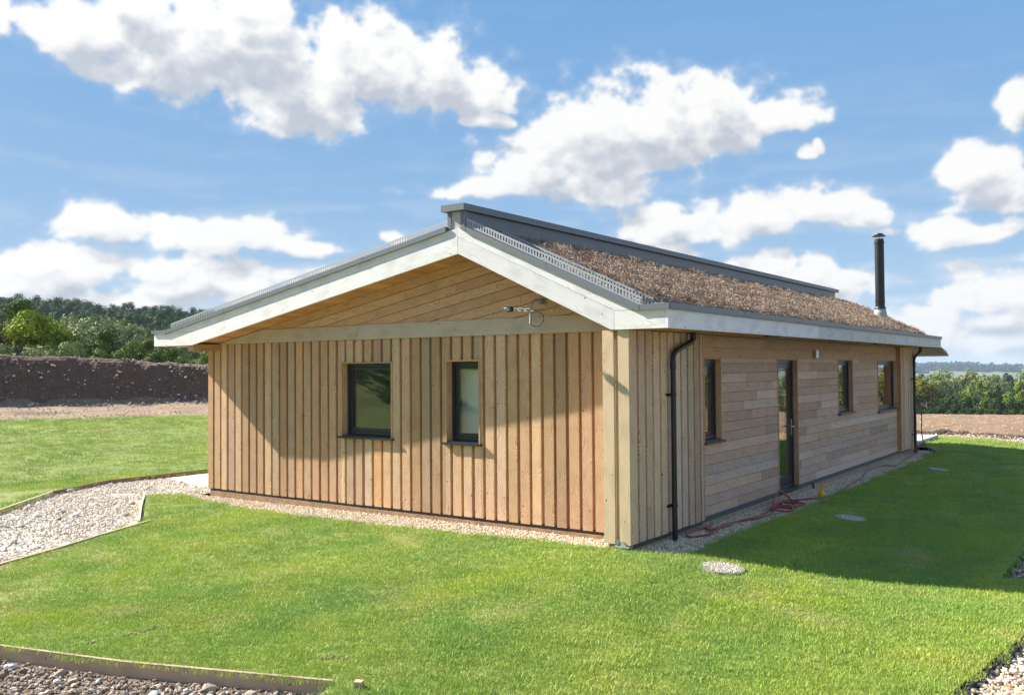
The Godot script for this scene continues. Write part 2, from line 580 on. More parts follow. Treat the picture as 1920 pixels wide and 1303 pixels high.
func board(called: String, parent: Node3D, o: Vector3, ex: Vector3, ey: Vector3, ez: Vector3, set_: Array, grain := 1, m: Material = null) -> MeshInstance3D:
	var mb := Mb.new()
	mb.box(o, ex, ey, ez, tint(set_), grain, Vector2(rf(0.0, 0.25), rf(0, 1)))
	return part(called, mb, m if m else wood_mat(), parent)


func plank(called: String, parent: Node3D, poly: Array, z0: float, z1: float, set_: Array, grain: Vector2, m: Material = null) -> MeshInstance3D:
	var mb := Mb.new()
	mb.prism(PackedVector2Array(poly), Vector3(0, 0, z0), Vector3.RIGHT, Vector3.UP, Vector3(0, 0, z1 - z0), tint(set_, 0.05), grain.normalized(), Vector2(rf(0, 1), rf(0, 1)))
	return part(called, mb, m if m else wood_mat(), parent)


func y_left(x: float) -> float:    # underside of the roof, long slope
	return 2.483 + 0.188 * (x + 8.16)


func y_right(x: float) -> float:   # underside, short slope
	return 3.57 - 0.468 * (x + 2.38)


func top_left(x: float) -> float:
	return 2.657 + 0.188 * (x + 8.776)


func top_right(x: float) -> float:
	return 3.859 - 0.459 * (x + 2.378)


func core_wall(called: String, parent: Node3D, o: Vector3, along: Vector3, up_to: float, thick: Vector3, holes: Array, length: float, y0: float) -> void:
	# a solid wall in pieces round its openings: holes = [from, to, y bottom, y top]
	var mb := Mb.new()
	var cuts := [0.0, length]
	for q in holes:
		cuts.append(q[0])
		cuts.append(q[1])
	cuts.sort()
	for k in cuts.size() - 1:
		var a: float = cuts[k]
		var b: float = cuts[k + 1]
		if b - a < 0.001:
			continue
		var spans := [[y0, up_to]]
		for q in holes:
			if (a + b) * 0.5 > q[0] and (a + b) * 0.5 < q[1]:
				spans = [[y0, q[2]], [q[3], up_to]]
		for sp in spans:
			if sp[1] - sp[0] > 0.001:
				mb.box(o + along * a + Vector3(0, sp[0], 0), along * (b - a), Vector3(0, sp[1] - sp[0], 0), thick, Color(0.5, 0.48, 0.45))
	part(called, mb, M.plaster, parent)


# a window or glazed door in a wall: o = lower corner on the outer face, u = unit along the wall, nrm = outwards
func window(called: String, house: Node3D, o: Vector3, u: Vector3, w: float, h: float, nrm: Vector3, deep: float, wood: Array, door := false, blind := 0.0) -> Node3D:
	var t := holder(called, house, o)
	var up := Vector3.UP
	var th := 0.022
	var d_in := deep + 0.10
	# lining boards of the reveal, butted under the head
	var mb := Mb.new()
	mb.box(up * 0.0 - nrm * d_in, u * th, up * (h - th), nrm * (d_in + 0.012), tint(wood), 1, Vector2(0.1, rf(0, 1)))
	part("reveal", mb, M.larch_two, t)
	mb = Mb.new()
	mb.box(u * (w - th) - nrm * d_in, u * th, up * (h - th), nrm * (d_in + 0.012), tint(wood), 1, Vector2(0.1, rf(0, 1)))
	part("reveal", mb, M.larch_two, t)
	mb = Mb.new()
	mb.box(up * (h - th) - nrm * d_in, u * w, up * th, nrm * (d_in + 0.012), tint(wood), 0, Vector2(0.1, rf(0, 1)))
	part("reveal", mb, M.larch_two, t)
	var fw := 0.05
	var x0 := th
	var x1 := w - th
	var y0 := 0.03
	var y1 := h - th
	var fd := 0.07
	var at := -nrm * (deep + fd)
	mb = Mb.new()
	for q in [[x0, y0, fw, y1 - y0], [x1 - fw, y0, fw, y1 - y0], [x0 + fw, y0, x1 - x0 - 2 * fw, fw], [x0 + fw, y1 - fw, x1 - x0 - 2 * fw, fw]]:
		mb.box(at + u * q[0] + up * q[1], u * q[2], up * q[3], nrm * fd, Color.WHITE)
	part("frame", mb, M.anthracite, t)
	var sw := 0.048 if not door else 0.085
	var sb := 0.048 if not door else 0.13
	var a0 := x0 + fw + 0.004
	var a1 := x1 - fw - 0.004
	var b0 := y0 + fw + 0.004
	var b1 := y1 - fw - 0.004
	mb = Mb.new()
	for q in [[a0, b0, sw, b1 - b0], [a1 - sw, b0, sw, b1 - b0], [a0 + sw, b0, a1 - a0 - 2 * sw, sb], [a0 + sw, b1 - sw, a1 - a0 - 2 * sw, sw]]:
		mb.box(at + nrm * 0.012 + u * q[0] + up * q[1], u * q[2], up * q[3], nrm * (fd - 0.026), Color.WHITE)
	part("door_leaf" if door else "sash", mb, M.anthracite, t)
	mb = Mb.new()
	for lay in [0.028, 0.046]:   # double glazing
		mb.box(at + nrm * lay + u * (a0 + sw - 0.006) + up * (b0 + sb - 0.006), u * (a1 - a0 - 2 * sw + 0.012), up * (b1 - b0 - sb - sw + 0.012), nrm * 0.004, Color.WHITE)
	part("pane", mb, M.glass, t)
	mb = Mb.new()
	if door:
		mb.box(-nrm * d_in + u * 0.0 + up * -0.03, u * w, up * 0.058, nrm * (d_in + 0.03), Color.WHITE)
		part("threshold", mb, M.anthracite, t)
		mb = Mb.new()
		var hx := a1 - sw * 0.5
		var hz := -nrm * (deep - 0.002 + 0.012)
		mb.box(hz + u * (hx - 0.018) + up * 0.88, u * 0.036, up * 0.27, nrm * 0.012, Color.WHITE)
		var k := hz + u * hx + up * 1.03
		mb.tube([k, k + nrm * 0.05, k + nrm * 0.06 - u * 0.02, k + nrm * 0.06 - u * 0.13], 0.011, 8, Color.WHITE)
		part("handle", mb, M.steel, t)
	else:
		var s0 := -nrm * d_in + up * 0.004 - u * 0.0
		mb.box(s0, u * w, up * 0.02, nrm * d_in, Color.WHITE)
		mb.box(-u * 0.035 + up * -0.022, u * (w + 0.07), up * 0.03, nrm * 0.055, Color.WHITE)
		part("sill", mb, M.anthracite, t)
	if blind > 0.0:
		mb = Mb.new()
		mb.box(-nrm * (deep + 0.2) + u * 0.03 + up * (h * (1.0 - blind)), u * (w - 0.06), up * (h * blind), -nrm * 0.004, Color.WHITE)
		part("roller_blind", mb, M.blind, t)
	return t


func build_house() -> void:
	var house := holder("timber_house", self)
	tag(house, "single storey house clad in larch boards under a brown sedum roof", "house")
	var X0 := -8.44
	var Z1 := -14.45
	var w1 := [-5.167, -4.105, 1.01, 2.14]
	var w2 := [-3.095, -2.487, 1.0, 2.15]
	var sw1 := [-2.33, -1.72, 1.0, 2.155]
	var sdr := [-5.668, -4.667, -0.02, 2.155]
	var sw2 := [-9.118, -8.102, 1.10, 2.155]
	var sw3 := [-12.95, -11.13, 1.01, 2.155]

	# solid walls behind the boarding, floor and ceiling
	core_wall("inner_wall", house, Vector3(X0 + 0.05, 0, -0.075), Vector3.RIGHT, 2.5, Vector3(0, 0, -0.175), [[w1[0] - X0 - 0.05, w1[1] - X0 - 0.05, w1[2], w1[3]], [w2[0] - X0 - 0.05, w2[1] - X0 - 0.05, w2[2], w2[3]]], -X0 - 0.3, -0.1)
	var holes := []
	for q in [sw1, sdr, sw2, sw3]:
		holes.append([-0.25 - q[1], -0.25 - q[0], q[2], q[3]])
	core_wall("inner_wall", house, Vector3(-0.03, 0, -0.25), Vector3.FORWARD, 2.5, Vector3(-0.2, 0, 0), holes, 14.1, -0.1)
	core_wall("inner_wall", house, Vector3(X0 + 0.05, 0, -0.25), Vector3.FORWARD, 2.5, Vector3(0.2, 0, 0), [], 14.1, -0.1)
	core_wall("inner_wall", house, Vector3(X0 + 0.05, 0, Z1 + 0.1), Vector3.RIGHT, 2.5, Vector3(0, 0, 0.2), [], 8.3, -0.1)
	core_wall("inner_wall", house, Vector3(X0 + 0.25, 0, -4.2), Vector3.RIGHT, 2.45, Vector3(0, 0, -0.1), [], 7.9, -0.05)
	core_wall("inner_wall", house, Vector3(-3.7, 0, -0.26), Vector3.FORWARD, 2.45, Vector3(0.1, 0, 0), [], 3.9, -0.05)
	var mb := Mb.new()
	mb.box(Vector3(X0 + 0.06, -0.12, Z1 + 0.12), Vector3(8.3, 0, 0), Vector3(0, 0.1, 0), Vector3(0, 0, 14.2), Color(0.5, 0.42, 0.33))
	part("floor", mb, M.plaster, house)
	mb = Mb.new()
	mb.box(Vector3(X0 + 0.06, 2.47, Z1 + 0.12), Vector3(8.3, 0, 0), Vector3(0, 0.04, 0), Vector3(0, 0, 14.2), Color(0.7, 0.7, 0.7))
	part("ceiling", mb, M.plaster, house)

	# gable: cover boards over recessed boards
	var gable := holder("gable_wall", house)
	var back := [[X0 + 0.02, w1[0]], [w1[1], w2[0]], [w2[1], -0.27]]
	for q in back:
		board("backing_board", gable, Vector3(q[0], 0.012, -0.072), Vector3(q[1] - q[0], 0, 0), Vector3(0, 2.47, 0), Vector3(0, 0, 0.02), [Color(0.62, 0.39, 0.24)])
	for q in [w1, w2]:
		board("backing_board", gable, Vector3(q[0], 0.012, -0.072), Vector3(q[1] - q[0], 0, 0), Vector3(0, q[2] - 0.012, 0), Vector3(0, 0, 0.02), [Color(0.62, 0.39, 0.24)])
		board("backing_board", gable, Vector3(q[0], q[3], -0.072), Vector3(q[1] - q[0], 0, 0), Vector3(0, 2.48 - q[3], 0), Vector3(0, 0, 0.02), [Color(0.62, 0.39, 0.24)])
	var right_edge := -8.318
	var nails := []
	var nail_tone := []
	for k in 44:
		var xr := minf(right_edge + rf(-0.006, 0.006), -0.262)
		var xl := right_edge - 0.139 if k > 0 else X0
		var lows := [[0.0 + rf(-0.004, 0.004), 2.474]]
		if k == 43 and xr - xl < 0.03:
			break
		var pieces := [[xl, xr, lows[0][0], 2.474]]
		for q in [w1, w2]:
			var more := []
			for p in pieces:
				if p[1] <= q[0] or p[0] >= q[1] or p[3] <= q[2] or p[2] >= q[3]:
					more.append(p)
					continue
				if p[0] < q[0] - 0.012:
					more.append([p[0], q[0], p[2], p[3]])
				if p[1] > q[1] + 0.012:
					more.append([q[1], p[1], p[2], p[3]])
				more.append([maxf(p[0], q[0]), minf(p[1], q[1]), p[2], q[2]])
				more.append([maxf(p[0], q[0]), minf(p[1], q[1]), q[3], p[3]])
			pieces = more
		var zz := rf(-0.004, 0.003)
		for p in pieces:
			if p[1] - p[0] > 0.012 and p[3] - p[2] > 0.03:
				for y in [0.10, 0.68, 1.26, 1.84, 2.38]:
					for e in [0.028, 0.111]:
						var nx: float = p[0] + e
						if nx < p[1] - 0.012 and y > p[2] + 0.03 and y < p[3] - 0.03:
							nails.append(Transform3D(Basis(Vector3.BACK, rf(0, 1)), Vector3(nx + rf(-0.006, 0.006), y + rf(-0.012, 0.012), zz + 0.0005)))
							nail_tone.append(Color(0.22, 0.17, 0.13))
				board("cladding_board", gable, Vector3(p[0], p[2], -0.0515), Vector3(p[1] - p[0], 0, 0), Vector3(0, p[3] - p[2], 0), Vector3(0, 0, 0.0515 + zz), WOOD)
		right_edge += 0.1893
	var nail := Mb.new()
	nail.box(Vector3(-0.0045, -0.0045, -0.004), Vector3(0.009, 0, 0), Vector3(0, 0.009, 0), Vector3(0, 0, 0.0055), Color.WHITE)
	scatter("nail_heads", nail.mesh(M.paint), nails, nail_tone, gable)
	# beam across the gable, and the triangle of planks above it
	plank("gable_beam", gable, [Vector2(-8.15, 2.478), Vector2(-7.02, 2.690), Vector2(-4.760, 2.690), Vector2(-4.760, 2.478)], -0.03, 0.03, [Color(0.54, 0.44, 0.345)], Vector2(1, 0), M.weathered)
	plank("gable_beam", gable, [Vector2(-4.756, 2.476), Vector2(-4.756, 2.692), Vector2(-0.50, 2.692), Vector2(-0.262, 2.58), Vector2(-0.262, 2.476)], -0.03, 0.032, [Color(0.55, 0.465, 0.385)], Vector2(1, 0), M.weathered)
	var tri_back := PackedVector2Array([Vector2(-7.0, 2.60), Vector2(-2.38, 3.575), Vector2(-0.3, 2.60)])
	mb = Mb.new()
	mb.prism(tri_back, Vector3(0, 0, -0.06), Vector3.RIGHT, Vector3.UP, Vector3(0, 0, 0.04), Color(0.58, 0.38, 0.24))
	part("gable_backing", mb, M.larch, gable)
	var tri_in := PackedVector2Array([Vector2(-7.03, 2.694), Vector2(-2.38, 3.572), Vector2(-0.505, 2.694)])
	var dirv := Vector2(1.0, 0.188).normalized()
	for row in 12:
		var y1 := 0.0 - 0.139 * row
		var cuts := [-9.0]
		var cx := -7.0 + rf(0.5, 3.5)
		while cx < 1.0:
			cuts.append(cx)
			cx += rf(2.0, 3.6)
		cuts.append(1.5)
		for k in cuts.size() - 1:
			var a: float = cuts[k] + 0.0015
			var b: float = cuts[k + 1] - 0.0015
			var band := PackedVector2Array([Vector2(a, y_left(a) + y1 - 0.131), Vector2(b, y_left(b) + y1 - 0.131), Vector2(b, y_left(b) + y1), Vector2(a, y_left(a) + y1)])
			for piece in Geometry2D.intersect_polygons(band, tri_in):
				var lo := 9.0
				var hi := -9.0
				for p in piece:
					lo = minf(lo, p.x)
					hi = maxf(hi, p.x)
				if hi - lo > 0.04:
					plank("gable_plank", gable, Array(piece), -0.004, 0.018 + rf(-0.002, 0.002), [Color(0.70, 0.46, 0.29), Color(0.64, 0.41, 0.25), Color(0.74, 0.51, 0.34)], dirv)

	# corner post of two planks with a recessed one between, on a steel shoe
	var corner := holder("corner_post", house)
	for q in [[-0.257, 0.146], [-0.052, 0.140]]:
		board("post_plank", corner, Vector3(q[0], 0.0, 0.53), Vector3(q[1], 0, 0), Vector3(0, 2.46, 0), Vector3(0, 0, 0.036), [Color(0.62, 0.475, 0.33), Color(0.65, 0.49, 0.345)], 1, M.weathered)
	board("post_plank", corner, Vector3(-0.111, 0.02, 0.49), Vector3(0.059, 0, 0), Vector3(0, 2.44, 0), Vector3(0, 0, 0.03), [Color(0.64, 0.51, 0.36)], 1, M.larch)
	mb = Mb.new()
	mb.box(Vector3(-0.25, -0.1, -0.02), Vector3(0.3, 0, 0), Vector3(0, 2.56, 0), Vector3(0, 0, 0.51), Color(0.62, 0.44, 0.30))
	part("post_core", mb, M.larch, corner)
	mb = Mb.new()
	mb.box(Vector3(-0.115, -0.035, 0.48), Vector3(0.190, 0, 0), Vector3(0, 0.022, 0), Vector3(0, 0, 0.105), Color.WHITE)
	mb.prism(PackedVector2Array([Vector2(-0.045, -0.014), Vector2(0.04, -0.014), Vector2(-0.005, 0.042)]), Vector3(0, 0, 0.568), Vector3.RIGHT, Vector3.UP, Vector3(0, 0, 0.01), Color.WHITE)
	mb.tube([Vector3(-0.082, 0.028, 0.51), Vector3(-0.082, 0.028, 0.574)], 0.032, 14, Color(0.6, 0.63, 0.62))
	part("post_shoe", mb, M.galvanised, corner)

	# long wall: proud vertical boards at both ends, level boards between them
	var side := holder("side_wall", house)
	for seg in [[0.530, -1.50], [-12.96, Z1]]:
		board("backing_board", side, Vector3(0.025, 0.01, seg[1]), Vector3(0.022, 0, 0), Vector3(0, 2.45, 0), Vector3(0, 0, seg[0] - seg[1]), [Color(0.62, 0.43, 0.29)])
		var z: float = seg[0] - 0.003
		var first := true
		while z > seg[1] + 0.02:
			var wd := minf(0.150, z - seg[1])
			board("cladding_board", side, Vector3(0.0475, rf(-0.004, 0.004), z - wd), Vector3(0.0425 + rf(-0.002, 0.003), 0, 0), Vector3(0, 2.46, 0), Vector3(0, 0, wd), [Color(0.66, 0.50, 0.375), Color(0.71, 0.535, 0.40), Color(0.59, 0.43, 0.315), Color(0.68, 0.525, 0.41)])
			z -= 0.196
	board("return_board", side, Vector3(-0.01, 0.0, -1.522), Vector3(0.104, 0, 0), Vector3(0, 2.46, 0), Vector3(0, 0, 0.02), WOOD)
	board("return_board", side, Vector3(-0.01, 0.0, -12.958), Vector3(0.104, 0, 0), Vector3(0, 2.46, 0), Vector3(0, 0, 0.02), WARM)
	mb = Mb.new()
	mb.box(Vector3(-0.029, -0.005, -1.52), Vector3(0.008, 0, 0), Vector3(0, 1.0, 0), Vector3(0, 0, -3.14), Color(0.55, 0.40, 0.32))
	mb.box(Vector3(-0.029, -0.005, -5.67), Vector3(0.008, 0, 0), Vector3(0, 1.0, 0), Vector3(0, 0, -7.28), Color(0.55, 0.40, 0.32))
	mb.box(Vector3(-0.029, 2.156, -1.52), Vector3(0.008, 0, 0), Vector3(0, 0.3, 0), Vector3(0, 0, -11.43), Color(0.55, 0.40, 0.32))
	part("wall_backing", mb, M.paint, side)
	for row in 18:
		var y0 := 0.1385 * row + 0.001
		var y1 := 0.1385 * (row + 1) - 0.0045
		if row == 15:
			y1 = 2.154
		if row > 15:
			y0 = 2.157 + 0.142 * (row - 16)
			y1 = y0 + 0.1375
		var z := -1.524
		while z > -12.93:
			var e := maxf(z - rf(1.3, 3.8), -12.937)
			if e < -12.2:
				e = -12.937
			var pieces := [[z, e + 0.0018, y0, y1]]
			for q in [sw1, sdr, sw2, sw3]:
				var more := []
				for p in pieces:   # p[0] is the near end, z falls away
					if p[1] >= q[1] or p[0] <= q[0] or p[3] <= q[2] + 0.004 or p[2] >= q[3] - 0.004:
						more.append(p)
						continue
					if p[0] > q[1]:
						more.append([p[0], q[1], p[2], p[3]])
					if p[1] < q[0]:
						more.append([q[0], p[1], p[2], p[3]])
					var n0 := minf(p[0], q[1])
					var n1 := maxf(p[1], q[0])
					if p[2] < q[2] - 0.02:
						more.append([n0, n1, p[2], q[2]])
				pieces = more
			var set_: Array = GREYED if row < 16 else [Color(0.60, 0.42, 0.275), Color(0.56, 0.385, 0.25), Color(0.64, 0.455, 0.30)]
			var out := rf(-0.0015, 0.0015)
			for p in pieces:
				if p[0] - p[1] > 0.02:
					board("level_board", side, Vector3(-0.02, p[2], p[1]), Vector3(0.02 + out, 0, 0), Vector3(0, p[3] - p[2], 0), Vector3(0, 0, p[0] - p[1]), set_, 2)
			z = e

	# plinth
	var pl := holder("plinth", house)
	mb = Mb.new()
	mb.box(Vector3(X0 + 0.03, -0.045, Z1 + 0.05), Vector3(8.36, 0, 0), Vector3(0, 0.055, 0), Vector3(0, 0, 14.38), Color(0.05, 0.048, 0.045))
	mb.box(Vector3(-0.22, -0.056, -1.48), Vector3(0.285, 0, 0), Vector3(0, 0.066, 0), Vector3(0, 0, 1.99), Color(0.06, 0.062, 0.066))
	mb.box(Vector3(-0.07, -0.06, -12.95), Vector3(0.085, 0, 0), Vector3(0, 0.067, 0), Vector3(0, 0, 11.46), Color(0.075, 0.08, 0.088))
	part("damp_course", mb, M.paint, pl)
	mb = Mb.new()
	mb.box(Vector3(X0 + 0.05, -0.5, 0.0), Vector3(8.16, 0, 0), Vector3(0, 0.456, 0), Vector3(0, 0, -0.025), Color(0.90, 0.76, 0.62))
	part("plinth_board", mb, M.plinth, pl)
	mb = Mb.new()
	mb.box(Vector3(-0.25, -0.5, Z1 + 0.05), Vector3(0.275, 0, 0), Vector3(0, 0.44, 0), Vector3(0, 0, 12.95), Color(1.1, 1.0, 0.9))
	mb.box(Vector3(-0.25, -0.5, -1.46), Vector3(0.325, 0, 0), Vector3(0, 0.442, 0), Vector3(0, 0, 2.03), Color(1.1, 0.9, 0.7))
	part("plinth_course", mb, M.plinth, pl)

	# windows and door
	window("window", house, Vector3(w1[0], w1[2], 0), Vector3.RIGHT, w1[1] - w1[0], w1[3] - w1[2], Vector3.BACK, 0.115, REVEAL)
	window("window", house, Vector3(w2[0], w2[2], 0), Vector3.RIGHT, w2[1] - w2[0], w2[3] - w2[2], Vector3.BACK, 0.115, REVEAL, false, 0.99)
	for q in [[sw1, 0.0], [sw2, 0.0], [sw3, 0.0]]:
		var d: Array = q[0]
		window("window", house, Vector3(0, d[2], d[1]), Vector3.FORWARD, d[1] - d[0], d[3] - d[2], Vector3.RIGHT, 0.07, REVEAL, false, q[1])
	window("door", house, Vector3(0, sdr[2], sdr[1]), Vector3.FORWARD, sdr[1] - sdr[0], sdr[3] - sdr[2], Vector3.RIGHT, 0.07, REVEAL, true)

	roof(house)
	pipes(house)
	# trunk cable entering under the boards
	mb = Mb.new()
	mb.tube([Vector3(0.03, -0.01, -6.3), Vector3(0.05, -0.05, -6.31), Vector3(0.05, -0.2, -6.31)], 0.012, 8, Color.WHITE)
	part("cable_conduit", mb, M.black_plastic, house)


func roof(house: Node3D) -> void:
	var r := holder("roof", house)
	var mb := Mb.new()
	var deck := PackedVector2Array([Vector2(-9.05, 2.505), Vector2(-8.05, 2.525), Vector2(-2.38, 3.60), Vector2(-0.09, 2.535), Vector2(0.56, 2.505), Vector2(0.56, 2.668), Vector2(0.15, 2.69), Vector2(-2.38, 3.85), Vector2(-8.72, 2.655), Vector2(-9.05, 2.655)])
	mb.prism(deck, Vector3(0, 0, -15.0), Vector3.RIGHT, Vector3.UP, Vector3(0, 0, 15.56), Color(0.10, 0.085, 0.07))
	# the far gable end runs out towards the ridge
	for q in [[Vector3(0.56, 2.505, -15.0), Vector3(0.56, 2.668, -15.0)], [Vector3(-9.05, 2.505, -15.0), Vector3(-9.05, 2.655, -15.0)]]:
		var a0: Vector3 = q[0]
		var a1: Vector3 = q[1]
		var b0 := Vector3(-2.38, 3.60, -16.2)
		var b1 := Vector3(-2.38, 3.85, -16.2)
		var c0 := Vector3(-2.38, 3.60, -14.99)
		var c1 := Vector3(-2.38, 3.85, -14.99)
		mb.quad(a0, a1, b1, b0, Color(0.55, 0.52, 0.48))
		mb.tri(a1, c1, b1, Color(0.12, 0.1, 0.08))
		mb.tri(a0, b0, c0, Color(0.3, 0.18, 0.08))
	part("roof_deck", mb, M.paint, r)

	# barge boards in two courses, their level returns at the eaves, and the fascia
	var gl := Vector2(1, 0.188)
	var gr := Vector2(1, -0.468)
	plank("barge_board", r, [Vector2(-8.07, 2.456), Vector2(-8.07, 2.673), Vector2(-3.90, 3.463), Vector2(-3.90, 3.240)], 0.565, 0.600, SILVER, gl, M.weathered)
	plank("barge_board", r, [Vector2(-3.897, 3.2405), Vector2(-3.897, 3.4635), Vector2(-2.382, 3.751), Vector2(-2.382, 3.526)], 0.565, 0.601, SILVER, gl, M.weathered)
	plank("barge_board", r, [Vector2(-8.07, 2.677), Vector2(-8.67, 2.678), Vector2(-2.382, 3.862), Vector2(-2.382, 3.754)], 0.560, 0.596, SILVER, gl, M.weathered)
	plank("barge_board", r, [Vector2(-2.378, 3.526), Vector2(-2.378, 3.751), Vector2(-0.079, 2.687), Vector2(-0.079, 2.468), Vector2(-0.122, 2.468)], 0.565, 0.600, [Color(0.79, 0.79, 0.80)], gr, M.weathered)
	plank("barge_board", r, [Vector2(-2.378, 3.754), Vector2(-2.378, 3.862), Vector2(0.19, 2.680), Vector2(-0.073, 2.690)], 0.560, 0.596, [Color(0.81, 0.81, 0.82)], gr, M.weathered)
	plank("eave_return", r, [Vector2(-9.094, 2.454), Vector2(-9.094, 2.674), Vector2(-8.073, 2.674), Vector2(-8.073, 2.454)], 0.565, 0.600, SILVER, Vector2(1, 0), M.weathered)
	plank("eave_return", r, [Vector2(-0.075, 2.465), Vector2(-0.075, 2.684), Vector2(0.18, 2.676), Vector2(0.564, 2.676), Vector2(0.564, 2.465)], 0.565, 0.600, [Color(0.81, 0.805, 0.80)], Vector2(1, 0), M.weathered)
	for q in [[0.600, -4.9], [-4.904, -10.1], [-10.104, -15.05]]:
		board("fascia_board", r, Vector3(0.566, 2.465, q[1]), Vector3(0.036, 0, 0), Vector3(0, 0.210, 0), Vector3(0, 0, q[0] - q[1]), [Color(0.74, 0.735, 0.74), Color(0.76, 0.755, 0.755)], 2, M.weathered)
	board("fascia_board", r, Vector3(-9.130, 2.454, -15.05), Vector3(0.035, 0, 0), Vector3(0, 0.218, 0), Vector3(0, 0, 15.65), SILVER, 2, M.weathered)
	# soffit boards of the gable overhang, laid front to back
	for q in [[-8.07, -2.384, 0.125], [-2.376, -0.13, 0.115]]:
		var x: float = q[0]
		while x < q[1] - 0.01:
			var e := minf(x + q[2], q[1])
			var sm := Mb.new()
			var ya := y_left(x) if q[1] < -2.38 else y_right(x)
			var yb := y_left(e - 0.003) if q[1] < -2.38 else y_right(e - 0.003)
			sm.box(Vector3(x, ya + 0.002, 0.019), Vector3(e - 0.003 - x, yb - ya, 0), Vector3(0, 0.018, 0), Vector3(0, 0, 0.545), tint(WARM), 2, Vector2(rf(0, 0.4), rf(0, 1)))
			part("soffit_board", sm, M.larch_two, r)
			x = e
	# soffit under the long eave, boards along it, with dark vents
	for k in 4:
		board("eave_soffit_board", r, Vector3(0.0 + 0.139 * k, 2.470, -14.98), Vector3(0.136, 0, 0), Vector3(0, 0.018, 0), Vector3(0, 0, 15.54), WARM, 2)
		board("eave_soffit_board", r, Vector3(-9.08 + 0.139 * k, 2.470, -14.98), Vector3(0.136, 0, 0), Vector3(0, 0.018, 0), Vector3(0, 0, 15.54), WARM, 2)
	for z in [-2.9, -6.0, -9.1]:
		mb = Mb.new()
		mb.box(Vector3(0.42, 2.452, z), Vector3(0.07, 0, 0), Vector3(0, 0.016, 0), Vector3(0, 0, -0.5), Color.WHITE)
		part("soffit_vent", mb, M.black_plastic, r)
	# wall plate that carries the left eave
	board("wall_plate", r, Vector3(-8.235, 2.36, -0.02), Vector3(0.15, 0, 0), Vector3(0, 0.112, 0), Vector3(0, 0, 0.575), [Color(0.56, 0.38, 0.21)], 2, M.larch_two)

	# zinc edging in lengths with lapped joints
	var edge := func(a: Vector3, b: Vector3, up: Vector3, out: Vector3, lengths: int) -> void:
		for k in lengths:
			var p := a.lerp(b, float(k) / lengths)
			var q := a.lerp(b, float(k + 1) / lengths)
			var e := Mb.new()
			e.box(p, (q - p) * 0.9985, up, out, Color.WHITE, 0)
			e.box(p - (b - a).normalized() * 0.03, (b - a).normalized() * 0.06, up + up.normalized() * 0.002, out + out.normalized() * 0.002, Color.WHITE, 0)
			part("roof_edging", e, M.zinc, r)
	edge.call(Vector3(-8.776, 2.657, 0.57), Vector3(-2.56, 3.826, 0.57), Vector3(0, 0.066, 0), Vector3(0, 0, 0.062), 4)
	edge.call(Vector3(-9.135, 2.665, 0.57), Vector3(-8.78, 2.662, 0.57), Vector3(0, 0.06, 0), Vector3(0, 0, 0.062), 1)
	edge.call(Vector3(-2.26, 3.805, 0.57), Vector3(0.225, 2.672, 0.57), Vector3(0, 0.068, 0), Vector3(0, 0, 0.062), 2)
	edge.call(Vector3(0.23, 2.674, 0.57), Vector3(0.628, 2.676, 0.57), Vector3(0, 0.064, 0), Vector3(0, 0, 0.062), 1)
	edge.call(Vector3(0.57, 2.677, 0.568), Vector3(0.57, 2.677, -15.08), Vector3(0, 0.063, 0), Vector3(0.06, 0, 0), 7)
	mb = Mb.new()
	mb.quad(Vector3(0.572, 2.738, 0.57), Vector3(0.2, 2.742, 0.57), Vector3(0.2, 2.742, -15.0), Vector3(0.572, 2.738, -15.0), Color.WHITE)
	part("eave_flashing", mb, M.zinc, r)

	# slotted steel strips that hold the roof's gravel margins
	var slots := func(a: Vector3, b: Vector3, high: float, out: Vector3, pitch: float, metal := "galvanised") -> void:
		var e := Mb.new()
		var d := b - a
		var L := d.length()
		var u := d / L
		e.box(a, d, Vector3(0, high * 0.22, 0), out, Color.WHITE, 0)
		e.box(a + Vector3(0, high * 0.80, 0), d, Vector3(0, high * 0.20, 0), out, Color.WHITE, 0)
		e.box(a + Vector3(0, high, 0), d, Vector3(0, 0.003, 0), -out.normalized() * 0.012, Color.WHITE, 0)
		var k := 0.0
		while k < L - pitch * 0.5:
			e.box(a + u * k + Vector3(0, high * 0.22, 0), u * pitch * 0.52, Vector3(0, high * 0.58, 0), out, Color.WHITE, 0)
			k += pitch
		part("gravel_strip", e, M[metal], r)
	slots.call(Vector3(-8.70, 2.735, 0.56), Vector3(-2.57, 3.888, 0.56), 0.098, Vector3(0, 0, 0.003), 0.047)
	slots.call(Vector3(-2.255, 3.880, 0.56), Vector3(0.268, 2.722, 0.56), 0.098, Vector3(0, 0, 0.003), 0.047)
	slots.call(Vector3(0.268, 2.722, 0.556), Vector3(0.268, 2.722, -14.9), 0.085, Vector3(0.003, 0, 0), 0.047, "zinc")
	slots.call(Vector3(-1.93, 3.71, 0.22), Vector3(0.235, 2.72, 0.22), 0.115, Vector3(0, 0, 0.003), 0.047)
	slots.call(Vector3(-1.99, 3.70, 0.21), Vector3(-1.99, 3.70, -15.4), 0.07, Vector3(0.003, 0, 0), 0.047, "zinc")

	# ridge: boarded upstand with zinc corners under a zinc capping
	mb = Mb.new()
	mb.box(Vector3(-2.545, 3.62, -15.9), Vector3(0.25, 0, 0), Vector3(0, 0.46, 0), Vector3(0, 0, 16.42), Color.WHITE)
	part("ridge_upstand", mb, M.zinc, r)
	mb = Mb.new()
	mb.box(Vector3(-2.545, 3.62, -16.15), Vector3(0.25, 0, 0), Vector3(0, 0.46, 0), Vector3(0, 0, 0.249), Color(0.55, 0.42, 0.30))
	part("ridge_end", mb, M.larch_two, r)
